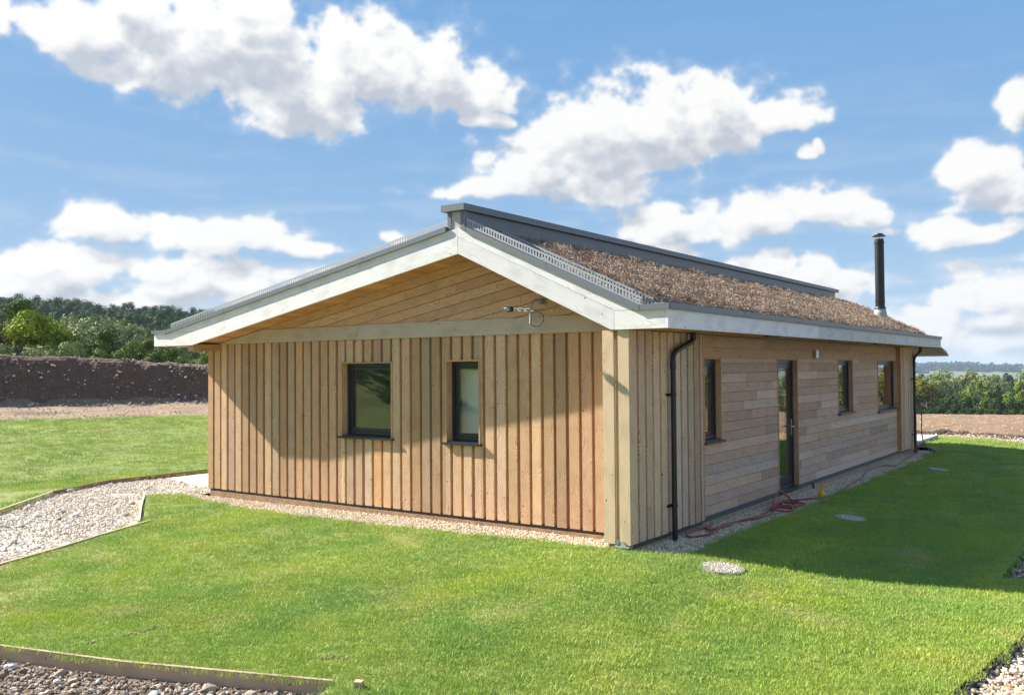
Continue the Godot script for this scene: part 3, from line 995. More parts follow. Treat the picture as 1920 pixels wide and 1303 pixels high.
	board("ridge_plank", r, Vector3(-2.50, 3.865, 0.522), Vector3(0.155, 0, 0), Vector3(0, 0.214, 0), Vector3(0, 0, 0.05), [Color(0.50, 0.48, 0.46)], 1, M.weathered)
	mb = Mb.new()
	mb.box(Vector3(-2.562, 3.83, 0.50), Vector3(0.06, 0, 0), Vector3(0, 0.252, 0), Vector3(0, 0, 0.085), Color.WHITE)
	mb.box(Vector3(-2.343, 3.83, 0.50), Vector3(0.062, 0, 0), Vector3(0, 0.252, 0), Vector3(0, 0, 0.085), Color.WHITE)
	part("ridge_corner", mb, M.zinc, r)
	var cuts := [0.645, -3.2, -6.6, -10.0, -13.3, -16.35]
	for k in 5:
		mb = Mb.new()
		mb.box(Vector3(-2.625, 4.084, cuts[k + 1] + 0.004), Vector3(0.384, 0, 0), Vector3(0, 0.086, 0), Vector3(0, 0, cuts[k] - cuts[k + 1] - 0.004), Color.WHITE)
		part("ridge_capping", mb, M.zinc, r)

	# flue
	mb = Mb.new()
	var f := Vector3(-0.60, 0, -14.05)
	mb.lathe([Vector2(0.112, 3.2), Vector2(0.112, 3.62), Vector2(0.119, 3.625), Vector2(0.119, 3.66), Vector2(0.112, 3.665), Vector2(0.112, 5.08), Vector2(0.121, 5.085), Vector2(0.121, 5.125), Vector2(0.112, 5.13), Vector2(0.108, 5.20), Vector2(0.0, 5.20)], f, 28, Color.WHITE)
	var flue := part("flue", mb, M.black_plastic, r)
	mb = Mb.new()
	mb.lathe([Vector2(0.0, 5.262), Vector2(0.158, 5.262), Vector2(0.16, 5.272), Vector2(0.10, 5.315), Vector2(0.095, 5.33), Vector2(0.055, 5.345), Vector2(0.0, 5.347)], f, 28, Color.WHITE)
	part("flue_cap", mb, M.black_plastic, flue)
	mb = Mb.new()
	for k in 3:
		var a := TAU * k / 3.0 + 0.4
		var p := f + Vector3(cos(a) * 0.09, 5.19, sin(a) * 0.09)
		mb.tube([p, p + Vector3(0, 0.08, 0)], 0.006, 6, Color.WHITE)
	part("cap_leg", mb, M.steel, flue)
	mb = Mb.new()
	mb.lathe([Vector2(0.17, 3.10), Vector2(0.15, 3.36), Vector2(0.132, 3.40), Vector2(0.132, 3.44), Vector2(0.114, 3.46)], f, 28, Color.WHITE)
	part("flue_flashing", mb, M.galvanised, flue)
	mb = Mb.new()
	mb.lathe([Vector2(0.138, 3.44), Vector2(0.138, 3.46), Vector2(0.116, 3.50)], f, 28, Color.WHITE)
	part("storm_collar", mb, M.black_plastic, flue)

	# lapped boards of the canopy beyond the far gable
	for k in 3:
		board("canopy_board", r, Vector3(-3.2, 2.45 - 0.03 * k, -15.06 - 0.42 * k), Vector3(3.82 - 0.03 * k, 0, 0), Vector3(0, -0.13, -0.40), Vector3(0, 0.03, -0.01), [Color(0.40, 0.34, 0.30)], 0, M.weathered)
	# sedum
	mb = Mb.new()
	var nx := 14
	var nz := 90
	for i in nx:
		for j in nz:
			var q := []
			for e in [[0, 0], [0, 1], [1, 1], [1, 0]]:
				var x := lerpf(-1.945, 0.262, float(i + e[0]) / nx)
				var z := lerpf(0.215, -15.0 - 1.2 * clampf((0.56 - x) / 2.94, 0, 1), float(j + e[1]) / nz)
				q.append(Vector3(x, top_right(x) + 0.065 + 0.02 * noise_b.get_noise_2d(x * 90.0, z * 90.0), z))
			mb.quad(q[0], q[1], q[2], q[3], Color.WHITE)
	part("sedum_mat", mb, M.sedum_soil, r)
	mb = Mb.new()
	mb.quad(Vector3(-8.7, top_left(-8.7) + 0.04, 0.55), Vector3(-8.7, top_left(-8.7) + 0.04, -15.0), Vector3(-2.56, top_left(-2.56) + 0.04, -15.9), Vector3(-2.56, top_left(-2.56) + 0.04, 0.55), Color.WHITE)
	part("sedum_mat", mb, M.sedum_soil, r)
	var spots := [[], [], []]
	var tints := [[], [], []]
	for k in 60000:
		var x := -1.93 + 2.18 * rng.randf()
		var zf := rng.randf()
		var z := lerpf(0.2, -14.95 - 1.2 * clampf((0.56 - x) / 2.94, 0, 1), zf)
		var cover := noise_a.get_noise_2d(x * 70.0, z * 45.0) + 0.5 * noise_b.get_noise_2d(x * 120.0, z * 120.0)
		# sparse strip along the ridge margin and the front, as it has established
		var bare := ss(-1.35, -1.85, x + 0.2 * noise_b.get_noise_1d(z * 60.0)) * 0.75 + ss(-0.9, 0.2, z) * ss(-0.9, -1.7, x) * 0.6
		if rng.randf() < bare * (0.8 - cover):
			continue
		var i := rng.randi() % 3
		var sc := 0.5 + 0.75 * pow(rng.randf(), 1.6) * (1.0 + 0.35 * cover) * (0.75 if bare > 0.4 else 1.0)
		spots[i].append(Transform3D(Basis(Vector3.UP, rf(0, TAU)).scaled(Vector3(sc, sc * rf(0.8, 1.25), sc)), Vector3(x, top_right(x) + 0.06, z)))
		var c := Color(0.45, 0.34, 0.255).lerp(Color(0.28, 0.175, 0.13), clampf(0.5 - cover * 2.2, 0, 1)).lerp(Color(0.55, 0.455, 0.36), rf(0, 0.55))
		if x > 0.02 and rng.randf() < 0.45 + 0.9 * noise_a.get_noise_1d(z * 40.0):
			c = Color(0.09, 0.12, 0.035)
			spots[i][-1] = spots[i][-1].scaled_local(Vector3(0.8, 0.6, 0.8))
		tints[i].append(jit(c, 0.12))
	for i in 3:
		scatter("sedum_plants", sedum_tuft(60 + i), spots[i], tints[i], r)
	# stones of the gravel margins
	var sp := []
	var ti := []
	for k in 1500:
		var x := lerpf(-2.22, 0.25, rng.randf())
		add_pebble(sp, ti, Vector3(x, top_right(x) + 0.045 + rf(0, 0.05), rf(0.23, 0.545)), 0.016, 0.034, [Color(0.34, 0.27, 0.21), Color(0.55, 0.48, 0.40), Color(0.20, 0.17, 0.15), Color(0.72, 0.66, 0.57), Color(0.3, 0.22, 0.16)])
	for k in 6000:
		var x := rf(-2.27, -1.96)
		add_pebble(sp, ti, Vector3(x, top_right(x) + 0.055 + rf(0, 0.05), rf(-15.2, 0.23)), 0.016, 0.034, [Color(0.30, 0.24, 0.19), Color(0.42, 0.36, 0.30), Color(0.18, 0.15, 0.13)])
	for k in 2500:
		add_pebble(sp, ti, Vector3(rf(0.285, 0.5), 2.742 + rf(0, 0.02), rf(-14.8, 0.5)), 0.014, 0.026, [Color(0.30, 0.26, 0.22), Color(0.22, 0.2, 0.19), Color(0.42, 0.38, 0.33)])
	scatter("margin_gravel", pebble_mesh(71, 0), sp, ti, r)


func sedum_tuft(seed_: int) -> ArrayMesh:
	var mb := Mb.new()
	rng.seed = seed_
	for k in 11:
		var a := rf(0, TAU)
		var b := Vector3(cos(a), 0, sin(a)) * rf(0.0, 0.055)
		var tip := b + Vector3(rf(-0.03, 0.03), rf(0.05, 0.12), rf(-0.03, 0.03))
		var sd := Vector3(cos(a + 1.0), 0, sin(a + 1.0)) * 0.0022
		mb.quad(b - sd, tip - sd, tip + sd, b + sd, Color(0.6, 0.5, 0.45))
		for h in 9:
			var p := tip + Vector3(rf(-0.018, 0.018), rf(-0.010, 0.012), rf(-0.018, 0.018))
			var e := Vector3(rf(-1, 1), rf(-0.5, 0.5), rf(-1, 1)).normalized() * rf(0.0035, 0.0065)
			var f := Vector3(rf(-1, 1), rf(-0.5, 0.5), rf(-1, 1)).normalized() * rf(0.0035, 0.0065)
			var kk := rf(0.75, 1.15)
			mb.quad(p - e, p + f, p + e, p - f, Color(kk, kk, kk))
	for h in 12:   # fleshy leaves low down
		var p := Vector3(rf(-0.05, 0.05), rf(0.0, 0.03), rf(-0.05, 0.05))
		var e := Vector3(rf(-1, 1), rf(0.0, 1), rf(-1, 1)).normalized() * 0.012
		var f := e.cross(Vector3(rf(-1, 1), rf(-1, 1), rf(-1, 1))).normalized() * 0.007
		mb.quad(p - f, p + e, p + f, p - e * 0.3, Color(0.55, 0.5, 0.35))
	return mb.mesh(M.straw)


func pipes(house: Node3D) -> void:
	for q in [[-1.00, -0.46], [-14.72, -14.10]]:
		var d := holder("drainpipe", house)
		var a: float = q[0]
		var b: float = q[1]
		var x := 0.155
		var mb := Mb.new()
		mb.tube([Vector3(x + 0.03, 2.475, a), Vector3(x + 0.03, 2.40, a), Vector3(x + 0.02, 2.36, a + 0.02), Vector3(x + 0.01, 2.325, lerpf(a, b, 0.2)), Vector3(x, 2.24, lerpf(a, b, 0.78)), Vector3(x, 2.20, lerpf(a, b, 0.94)), Vector3(x, 2.14, b), Vector3(x, 2.0, b)], 0.035, 14, Color.WHITE)
		part("swan_neck", mb, M.black_plastic, d)
		mb = Mb.new()
		mb.tube([Vector3(x, 2.02, b), Vector3(x, -0.2, b)], 0.034, 14, Color.WHITE)
		part("pipe", mb, M.black_plastic, d)
		for y in [2.05, 2.42]:
			mb = Mb.new()
			var w := Vector3(x, y, b) if y < 2.2 else Vector3(x + 0.03, y, a)
			mb.tube([w - Vector3(0, 0.05, 0), w + Vector3(0, 0.05, 0)], 0.0395, 14, Color.WHITE)
			part("collar", mb, M.black_plastic, d)
		for y in [1.69, 0.33]:
			mb = Mb.new()
			mb.tube([Vector3(x, y - 0.016, b), Vector3(x, y + 0.016, b)], 0.0395, 14, Color.WHITE)
			mb.box(Vector3(0.092, y - 0.016, b + 0.03), Vector3(0.03, 0, 0), Vector3(0, 0.032, 0), Vector3(0, 0, 0.06), Color.WHITE)
			mb.box(Vector3(0.092, y - 0.016, b - 0.05), Vector3(0.03, 0, 0), Vector3(0, 0.032, 0), Vector3(0, 0, 0.10), Color.WHITE)
			part("pipe_clip", mb, M.black_plastic, d)


# ------------------------------------------------------------------ stones and grass
func pebble_mesh(seed_: int, level: int) -> ArrayMesh:
	rng.seed = seed_
	var ph := (1.0 + sqrt(5.0)) / 2.0
	var vs := [Vector3(-1, ph, 0), Vector3(1, ph, 0), Vector3(-1, -ph, 0), Vector3(1, -ph, 0), Vector3(0, -1, ph), Vector3(0, 1, ph), Vector3(0, -1, -ph), Vector3(0, 1, -ph), Vector3(ph, 0, -1), Vector3(ph, 0, 1), Vector3(-ph, 0, -1), Vector3(-ph, 0, 1)]
	var fs := [[0, 11, 5], [0, 5, 1], [0, 1, 7], [0, 7, 10], [0, 10, 11], [1, 5, 9], [5, 11, 4], [11, 10, 2], [10, 7, 6], [7, 1, 8], [3, 9, 4], [3, 4, 2], [3, 2, 6], [3, 6, 8], [3, 8, 9], [4, 9, 5], [2, 4, 11], [6, 2, 10], [8, 6, 7], [9, 8, 1]]
	if level == 0:
		for k in 12:
			vs[k] = vs[k].normalized() * rf(0.78, 1.12) * Vector3(1.0, 0.72, 0.85)
	var mb := Mb.new()
	var f := noise(seed_, 0.9, 2)
	var shape := func(p: Vector3) -> Vector3:
		var d := p.normalized()
		var k := 1.0 + 0.42 * f.get_noise_3d(d.x * 1.2, d.y * 1.2, d.z * 1.2)
		# a few flat cleaved faces
		for cut in [Vector3(0.6, 0.5, 0.62), Vector3(-0.7, 0.3, 0.65), Vector3(0.2, 0.9, -0.3), Vector3(-0.2, -0.6, -0.8)]:
			var along := d.dot(cut)
			if along * k > 0.68:
				k = 0.68 / along
		return d * k * Vector3(1.0, 0.7, 0.82)
	for t in fs:
		var a: Vector3 = vs[t[0]]
		var b: Vector3 = vs[t[1]]
		var c: Vector3 = vs[t[2]]
		if level == 0:
			mb.tri(a, c, b, Color.WHITE)
		else:
			var ab := (a + b) / 2
			var bc := (b + c) / 2
			var ca := (c + a) / 2
			for q in [[a, ab, ca], [b, bc, ab], [c, ca, bc], [ab, bc, ca]]:
				mb.tri(shape.call(q[0]), shape.call(q[2]), shape.call(q[1]), Color.WHITE)
	return mb.mesh(M.stone)


func add_pebble(sp: Array, ti: Array, at: Vector3, lo: float, hi: float, cols: Array) -> void:
	var k := rf(lo, hi) * 0.5
	var b := Basis.from_euler(Vector3(rf(-0.6, 0.6), rf(0, TAU), rf(-0.6, 0.6))).scaled_local(Vector3(k * rf(0.8, 1.35), k * rf(0.7, 1.1), k * rf(0.8, 1.2)))
	sp.append(Transform3D(b, at))
	ti.append(jit(cols[rng.randi() % cols.size()], 0.16))


func pebbles(called: String, poly: PackedVector2Array, per_m2: float, lo: float, hi: float, off: float, cols: Array, parent: Node3D, seed_: int, label: String) -> void:
	rng.seed = seed_
	var a := poly[0]
	var b := poly[0]
	for p in poly:
		a = a.min(p)
		b = b.max(p)
	var sp := []
	var ti := []
	for k in int((b.x - a.x) * (b.y - a.y) * per_m2):
		var q := Vector2(rf(a.x, b.x), rf(a.y, b.y))
		if Geometry2D.is_point_in_polygon(q, poly):
			var size := lo + (hi - lo) * pow(rng.randf(), 2.0)
			add_pebble(sp, ti, Vector3(q.x, gh(q.x, q.y) + off + rf(-0.15, 0.3) * size, q.y), size, size, cols)
	scatter(called, pebble_mesh(seed_, 0), sp, ti, parent, label)


# stones large enough to pick out, each a mesh of its own in the bed it lies in
func big_stones(poly: PackedVector2Array, count: int, lo: float, hi: float, off: float, cols: Array, parent: Node3D, seed_: int) -> void:
	var kinds := [pebble_mesh(seed_, 1), pebble_mesh(seed_ + 1, 1), pebble_mesh(seed_ + 2, 1), pebble_mesh(seed_ + 3, 1)]
	rng.seed = seed_
	var mats := []
	for c in cols:
		var m: StandardMaterial3D = M.stone.duplicate()
		m.albedo_color = c.linear_to_srgb()
		mats.append(m)
	var a := poly[0]
	var b := poly[0]
	for p in poly:
		a = a.min(p)
		b = b.max(p)
	var left := count
	var tries := 0
	while left > 0 and tries < 20000:
		tries += 1
		var q := Vector2(rf(a.x, b.x), rf(a.y, b.y))
		if not Geometry2D.is_point_in_polygon(q, poly):
			continue
		var k := lerpf(lo, hi, pow(rng.randf(), 2.5)) * 0.5
		var o := MeshInstance3D.new()
		o.mesh = kinds[rng.randi() % 4]
		o.material_override = mats[rng.randi() % mats.size()]
		o.transform = Transform3D(Basis.from_euler(Vector3(rf(-0.5, 0.5), rf(0, TAU), rf(-0.5, 0.5))).scaled_local(Vector3(k * rf(0.9, 1.3), k * rf(0.7, 1.0), k)), Vector3(q.x, gh(q.x, q.y) + off + k * 0.25, q.y))
		put("stone", o, parent)
		left -= 1


func grass_patch(seed_: int, blades: int, radius: float) -> ArrayMesh:
	rng.seed = seed_
	var mb := Mb.new()
	for k in blades:
		var a := rf(0, TAU)
		var p := Vector3(cos(a), 0, sin(a)) * radius * sqrt(rng.randf())
		p.y = -0.006
		var face := rf(0, TAU)
		var sd := Vector3(cos(face), 0, sin(face)) * rf(0.0013, 0.0023)
		var lean := Vector3(rf(-1, 1), 0, rf(-1, 1)) * 0.018
		var h := rf(0.014, 0.036)
		var m := p + Vector3(lean.x * 0.4, h * 0.6, lean.z * 0.4)
		var tip := p + Vector3(lean.x, h, lean.z) * 1.1
		var g := rf(0.75, 1.25)
		var col := Color(g * rf(0.85, 1.2), g, g * rf(0.8, 1.1))
		if rng.randf() < 0.09:
			col = Color(2.3, 1.5, 3.0) * rf(0.7, 1.0)
		mb.quad(p - sd, m - sd * 0.9, m + sd * 0.9, p + sd, col)
		mb.tri(m - sd * 0.9, tip, m + sd * 0.9, col)
	return mb.mesh(M.grass_blade)


const COVERS := [Vector3(1.22, 0.66, 0.235), Vector3(1.42, -3.55, 0.225), Vector3(1.28, -10.6, 0.215)]
const SEAMS := [[Vector2(-1.87, 5.99), Vector2(-1.75, 5.35)], [Vector2(-1.75, 5.35), Vector2(-1.62, 4.72)], [Vector2(-2.35, 4.0), Vector2(-1.95, 3.72)], [Vector2(-0.76, 4.15), Vector2(-0.35, 3.7)], [Vector2(-0.42, 3.75), Vector2(-0.02, 3.42)], [Vector2(-5.0, 2.15), Vector2(-4.2, 1.85)], [Vector2(-0.1, 5.1), Vector2(0.1, 5.0)]]


# spots without grass: the drain covers and the open seams between the turves
func bare(q: Vector2) -> bool:
	for k in COVERS:
		if q.distance_to(Vector2(k.x, k.y)) < k.z + 0.012:
			return true
	for k in SEAMS:
		var p := Geometry2D.get_closest_point_to_segment(q, k[0], k[1])
		if q.distance_to(p) < 0.035 + 0.05 * noise_b.get_noise_2d(q.x * 90.0, q.y * 90.0):
			return true
	return false


func grow(called: String, poly: PackedVector2Array, seed_: int, label: String) -> void:
	var kinds := [grass_patch(seed_, 100, 0.12), grass_patch(seed_ + 1, 100, 0.12), grass_patch(seed_ + 2, 100, 0.12)]
	rng.seed = seed_
	var a := poly[0]
	var b := poly[0]
	for p in poly:
		a = a.min(p)
		b = b.max(p)
	var sp := [[], [], []]
	var ti := [[], [], []]
	for zone in [[0.0, 9.5, 0.085, 1.0], [9.5, 14.0, 0.115, 1.05], [14.0, 20.0, 0.16, 1.2], [20.0, 29.5, 0.22, 1.45]]:
		var st: float = zone[2]
		var x := a.x
		while x < b.x:
			var z := a.y
			while z < b.y:
				var q := Vector2(x + rf(-0.5, 0.5) * st, z + rf(-0.5, 0.5) * st)
				z += st
				var d := q - Vector2(EYE.x, EYE.z)
				var fwd := d.dot(FWD)
				var r := d.length()
				if r < zone[0] or r >= zone[1] or fwd < 4.0 or absf(d.dot(RGT)) > fwd * 0.66 + 0.3 or not Geometry2D.is_point_in_polygon(q, poly) or bare(q):
					continue
				var n1 := noise_a.get_noise_2d(q.x * 16.0, q.y * 16.0)
				var n2 := noise_b.get_noise_2d(q.x * 55.0 + 400.0, q.y * 55.0)
				var n3 := noise_b.get_noise_2d(q.x * 14.0 - 900.0, q.y * 22.0)
				var dry := ss(0.36, 0.70, n3 + 0.45 * n2)
				# turves 0.56 m wide were laid in staggered rolls, each a little different
				var across := (q.x + 0.06 * q.y + 0.02 * n2) / 0.56
				var roll := floori(across)
				var along := (q.y + 0.9 * (roll % 3)) / 2.3
				var own := noise_b.get_noise_2d(roll * 37.3, floori(along) * 91.7)
				if absf(across - roll - 0.5) > 0.455 or absf(along - floorf(along) - 0.5) > 0.488:
					dry = maxf(dry, 0.30 * ss(-0.1, 0.3, n1 + n2))
				if dry > 0.75 and rng.randf() < dry * 0.3:
					continue
				var c := Color(0.365, 0.475, 0.075).lerp(Color(0.245, 0.405, 0.085), clampf(0.42 - 0.85 * n1, 0, 1)).lerp(Color(0.450, 0.510, 0.110), clampf(n2 * 1.6, 0, 1)).lerp(Color(0.54, 0.47, 0.19), dry * 0.8)
				c = Color(c.r * (1.0 + 0.35 * own), c.g * (1.0 + 0.22 * own), c.b)
				var k: float = zone[3] * rf(0.85, 1.2)
				var i := rng.randi() % 3
				sp[i].append(Transform3D(Basis(Vector3.UP, rf(0, TAU)).scaled(Vector3(k, k * rf(0.75, 1.2) * (1.0 - 0.35 * dry), k)), Vector3(q.x, ground_point(q, 0.0, 0.014).y, q.y)))
				ti[i].append(jit(c, 0.1))
			x += st
	for i in 3:
		if sp[i].size():
			scatter(called, kinds[i], sp[i], ti[i], self, label)


# ------------------------------------------------------------------ trees
func crown_mesh(seed_: int, rx: float, ry: float, clumps: int, per: int, leaf: float, cone: bool, cols: Array) -> ArrayMesh:
	rng.seed = seed_
	var mb := Mb.new()
	for k in clumps:
		var c: Vector3
		var cr: float
		if cone:
			var hgt := pow(rng.randf(), 1.3)
			var a := rf(0, TAU)
			var rr := rx * (1.0 - hgt) * rf(0.35, 0.95)
			c = Vector3(cos(a) * rr, ry * (0.12 + 1.85 * hgt), sin(a) * rr)
			cr = rx * (0.30 - 0.18 * hgt)
		else:
			var d := Vector3(rf(-1, 1), rf(-0.75, 1), rf(-1, 1)).normalized()
			var lump := 1.0 + 0.22 * sin(d.x * 4.0 + seed_) * cos(d.z * 3.0 + d.y * 4.0)
			c = Vector3(d.x * rx, ry + d.y * ry, d.z * rx) * rf(0.55, 0.92) * lump
			c.y += ry * 0.18
			cr = rx * rf(0.2, 0.36)
		var tone: Color = cols[rng.randi() % cols.size()]
		var light := rf(0.75, 1.2)
		for q in per:
			var d := Vector3(rf(-1, 1), rf(-0.8, 1), rf(-1, 1)).normalized()
			var p := c + d * cr * pow(rng.randf(), 0.4) * Vector3(1, 0.8, 1).length() / 1.6
			if cone:
				p.y -= absf(d.x * d.z) * cr * 0.4
			var nrm := (d + Vector3(rf(-1, 1), rf(-0.4, 1.2), rf(-1, 1)) * 0.7).normalized()
			var e := nrm.cross(Vector3(rf(-1, 1), rf(-1, 1), rf(-1, 1))).normalized() * leaf * rf(0.6, 1.25)
			var f := nrm.cross(e).normalized() * leaf * rf(0.4, 0.8)
			var g := light * rf(0.8, 1.2)
			var col := Color(tone.r * g, tone.g * g, tone.b * g)
			var soft := (nrm + d * 0.6).normalized()
			if (p + e - (p - f)).cross(p + f - (p - f)).dot(soft) < 0.0:
				f = -f
			mb.tri_n(p - e, p + f, p + e, soft, soft, soft, col)
			mb.tri_n(p - e, p + e, p - f, soft, soft, soft, col)
	return mb.mesh(M.leaf)


func trunk_mesh(seed_: int, h: float, r: float, spread: float, cone: bool) -> ArrayMesh:
	rng.seed = seed_ + 500
	var mb := Mb.new()
	mb.tube([Vector3(0, -0.6, 0), Vector3(rf(-0.02, 0.02) * h, h * 0.4, rf(-0.02, 0.02) * h), Vector3(rf(-0.04, 0.04) * h, h * 0.95, 0)], r, 7, Color.WHITE, r * 0.25)
	for k in 6 if not cone else 0:
		var a := TAU * k / 6.0 + rf(-0.4, 0.4)
		var y := h * rf(0.3, 0.6)
		mb.tube([Vector3(0, y, 0), Vector3(cos(a) * spread * 0.45, y + h * 0.2, sin(a) * spread * 0.45), Vector3(cos(a) * spread * 0.8, y + h * 0.42, sin(a) * spread * 0.8)], r * 0.45, 5, Color.WHITE, r * 0.1)
	return mb.mesh(M.bark)


var stock := {}


func tree_kind(key: String, seed_: int, rx: float, ry: float, lift: float, clumps: int, per: int, leaf: float, cone: bool, cols: Array) -> void:
	var o := Node3D.new()
	var c := MeshInstance3D.new()
	c.name = "crown"
	c.mesh = crown_mesh(seed_, rx, ry, clumps, per, leaf, cone, cols)
	c.position.y = lift
	var t := MeshInstance3D.new()
	t.name = "trunk"
	t.mesh = trunk_mesh(seed_, lift + ry * 1.4, rx * 0.09, rx, cone)
	o.add_child(t)
	o.add_child(c)
	stock[key] = o


func plant(called: String, key: String, r: float, deg: float, scale_: float, label: String, category: String, group: String, sink := 0.0) -> void:
	var o: Node3D = stock[key].duplicate()
	var q := spot(r, deg)
	o.position = Vector3(q.x, gh(q.x, q.y) - sink, q.y)
	o.rotation.y = rf(0, TAU)
	o.scale = Vector3.ONE * scale_ * rf(0.95, 1.05)
	put(called, o, self)
	tag(o, label, category, group)


func build_trees() -> void:
	rng.seed = 4001
	# kinds: leaf colours are linear reflectances
	var dark := [Color(0.046, 0.084, 0.025), Color(0.057, 0.098, 0.027), Color(0.040, 0.072, 0.025)]
	var mid := [Color(0.145, 0.205, 0.042), Color(0.170, 0.230, 0.054), Color(0.120, 0.175, 0.040)]
	var bright := [Color(0.26, 0.33, 0.032), Color(0.30, 0.36, 0.042), Color(0.215, 0.29, 0.034)]
	var pale := [Color(0.25, 0.29, 0.12), Color(0.29, 0.32, 0.15), Color(0.21, 0.26, 0.10)]
	var gold := [Color(0.19, 0.175, 0.026), Color(0.14, 0.155, 0.024), Color(0.08, 0.105, 0.02)]
	var russet := [Color(0.19, 0.13, 0.09), Color(0.15, 0.125, 0.07), Color(0.20, 0.175, 0.10)]
	tree_kind("hedge_mid", 1, 2.3, 2.0, 0.3, 50, 300, 0.085, false, mid)
	tree_kind("hedge_dark", 2, 2.4, 1.9, 0.2, 50, 300, 0.085, false, dark)
	tree_kind("bright", 3, 2.6, 2.7, 0.8, 64, 320, 0.09, false, bright)
	tree_kind("silver", 4, 2.2, 2.0, 0.3, 50, 300, 0.08, false, pale)
	tree_kind("russet", 5, 2.2, 2.4, 0.5, 50, 280, 0.085, false, russet)
	tree_kind("pale_far", 6, 4.2, 3.6, 0.8, 44, 110, 0.24, false, pale)
	tree_kind("wood_dark", 7, 4.6, 4.0, 3.2, 46, 170, 0.22, false, [Color(0.070, 0.115, 0.040), Color(0.085, 0.130, 0.045), Color(0.060, 0.100, 0.038)])
	tree_kind("wood_mid", 8, 4.4, 3.8, 3.0, 46, 170, 0.22, false, [Color(0.115, 0.150, 0.052), Color(0.095, 0.135, 0.050)])
	tree_kind("wood_open", 9, 4.8, 3.0, 5.5, 30, 150, 0.20, false, [Color(0.070, 0.110, 0.042), Color(0.085, 0.120, 0.045)])
	tree_kind("oak", 10, 4.4, 3.8, 1.0, 64, 130, 0.21, false, gold)
	tree_kind("ash", 11, 4.2, 4.0, 1.0, 64, 130, 0.21, false, mid)
	tree_kind("thorn", 12, 3.6, 3.0, 0.3, 56, 130, 0.20, false, dark)
	tree_kind("spruce", 13, 2.6, 4.48, 0.8, 90, 80, 0.19, true, [Color(0.065, 0.105, 0.042), Color(0.075, 0.12, 0.046)])
	tree_kind("willow", 14, 4.6, 4.2, 1.0, 64, 130, 0.21, false, pale)

	# hedge and trees behind the earth bank
	plant("russet_tree", "russet", 47, -30.6, 0.70, "brown-leaved bush at the far left behind the earth bank", "tree", "")
	plant("bright_tree", "bright", 49, -27.7, 0.74, "bright yellow-green tree behind the earth bank, second from the left", "tree", "")
	plant("pale_bush", "silver", 44, -27.0, 0.62, "silvery grey-green bush in front of the bright tree behind the bank", "bush", "")
	plant("bright_tree", "bright", 52, -29.0, 0.62, "smaller yellow-green tree at the left shoulder of the bright tree", "tree", "")
	plant("pale_bush", "silver", 45, -28.5, 0.62, "silvery grey-green bush low at the left end of the hedge", "bush", "")
	plant("pale_bush", "silver", 46, -25.6, 0.66, "pale grey-green bush on the bank side of the hedge, right of the bright tree", "bush", "")
	var row := [[-18.1, 53, 0.62], [-19.0, 49, 0.53], [-19.9, 53, 0.64], [-20.7, 49, 0.58], [-21.7, 52, 0.71], [-22.6, 48, 0.62], [-23.6, 52, 0.76], [-24.5, 47, 0.62], [-25.6, 50, 0.84], [-29.2, 52, 1.05], [-32.4, 50, 1.05]]
	var nth := ["hard against the house's left corner", "next to the house's left corner", "third from the house", "fourth from the house", "fifth from the house", "sixth from the house", "seventh from the house", "eighth from the house", "just right of the bright yellow-green tree", "tall behind the bright yellow-green tree", "beyond the picture's left edge"]
	for k in row.size():
		var q: Array = row[k]
		var dk := k % 3 == 2
		plant("hedge_bush", "hedge_dark" if dk else "hedge_mid", q[1], q[0], q[2], ("dark green" if dk else "mid-green") + " bush in the hedge behind the bank, " + nth[k], "bush", "bushes in the hedge behind the bank")
	for q in [[-27.0, 118, 0.75], [-25.8, 112, 0.95], [-24.6, 108, 0.85], [-23.2, 112, 0.9], [-22.0, 106, 0.62], [-20.6, 108, 0.55], [-19.2, 112, 0.5], [-26.4, 130, 0.9], [-29.0, 115, 0.9]]:
		plant("pale_tree", "pale_far", q[1], q[0], q[2] * 0.9, "pale olive-green tree between the hedge and the wooded hill", "tree", "pale trees below the wooded hill")
	# wooded hill on the left
	for k in 15:
		var r := 222.0 + k * 14.0
		var n := 13
		for i in n:
			var p := -33.0 + 18.5 * (i + rf(0.0, 0.9)) / n
			var key: String = ["wood_dark", "wood_mid", "wood_dark", "wood_open"][rng.randi() % 4] if k < 13 else ["wood_open", "wood_dark"][rng.randi() % 2]
			plant("woodland_tree", key, r + rf(-7, 7), p, rf(0.8, 1.15) * (1.12 if k > 12 else 1.0), "dark green tree of the wood that covers the hill on the left", "tree", "trees of the wooded hill on the left")
	# trees in the dip beyond the field on the right
	plant("golden_oak", "oak", 172, 24.6, 0.83, "broad golden-green oak at the edge of the ploughed field, nearest the house", "tree", "")
	plant("hedgerow_tree", "thorn", 168, 22.6, 0.95, "dark hedgerow tree half hidden by the house's far drainpipe", "tree", "")
	plant("leafy_tree", "ash", 174, 27.3, 0.77, "mid-green leafy tree right of the golden oak", "tree", "")
	plant("thorn_bush", "thorn", 165, 26.2, 0.72, "dark thorn bush low between the golden oak and the leafy tree", "bush", "")
	plant("leafy_tree", "ash", 170, 29.6, 0.81, "mid-green leafy tree at the right edge of the picture", "tree", "")
	plant("thorn_bush", "thorn", 164, 28.5, 0.7, "dark thorn bush left of the tree at the right edge", "bush", "")
	plant("spruce_tree", "spruce", 196, 26.7, 0.74, "tall dark spruce standing among the pale willows", "tree", "")
	plant("spruce_tree", "spruce", 192, 28.2, 0.69, "dark spruce right of the tallest spruce", "tree", "")
	plant("spruce_tree", "spruce", 200, 28.9, 0.76, "spruce near the right edge behind the leafy tree", "tree", "")
	plant("spruce_tree", "spruce", 200, 23.9, 0.64, "dark spruce just right of the house's far drainpipe", "tree", "")
	plant("willow_tree", "willow", 205, 25.4, 0.95, "pale willow left of the tallest spruce", "tree", "")
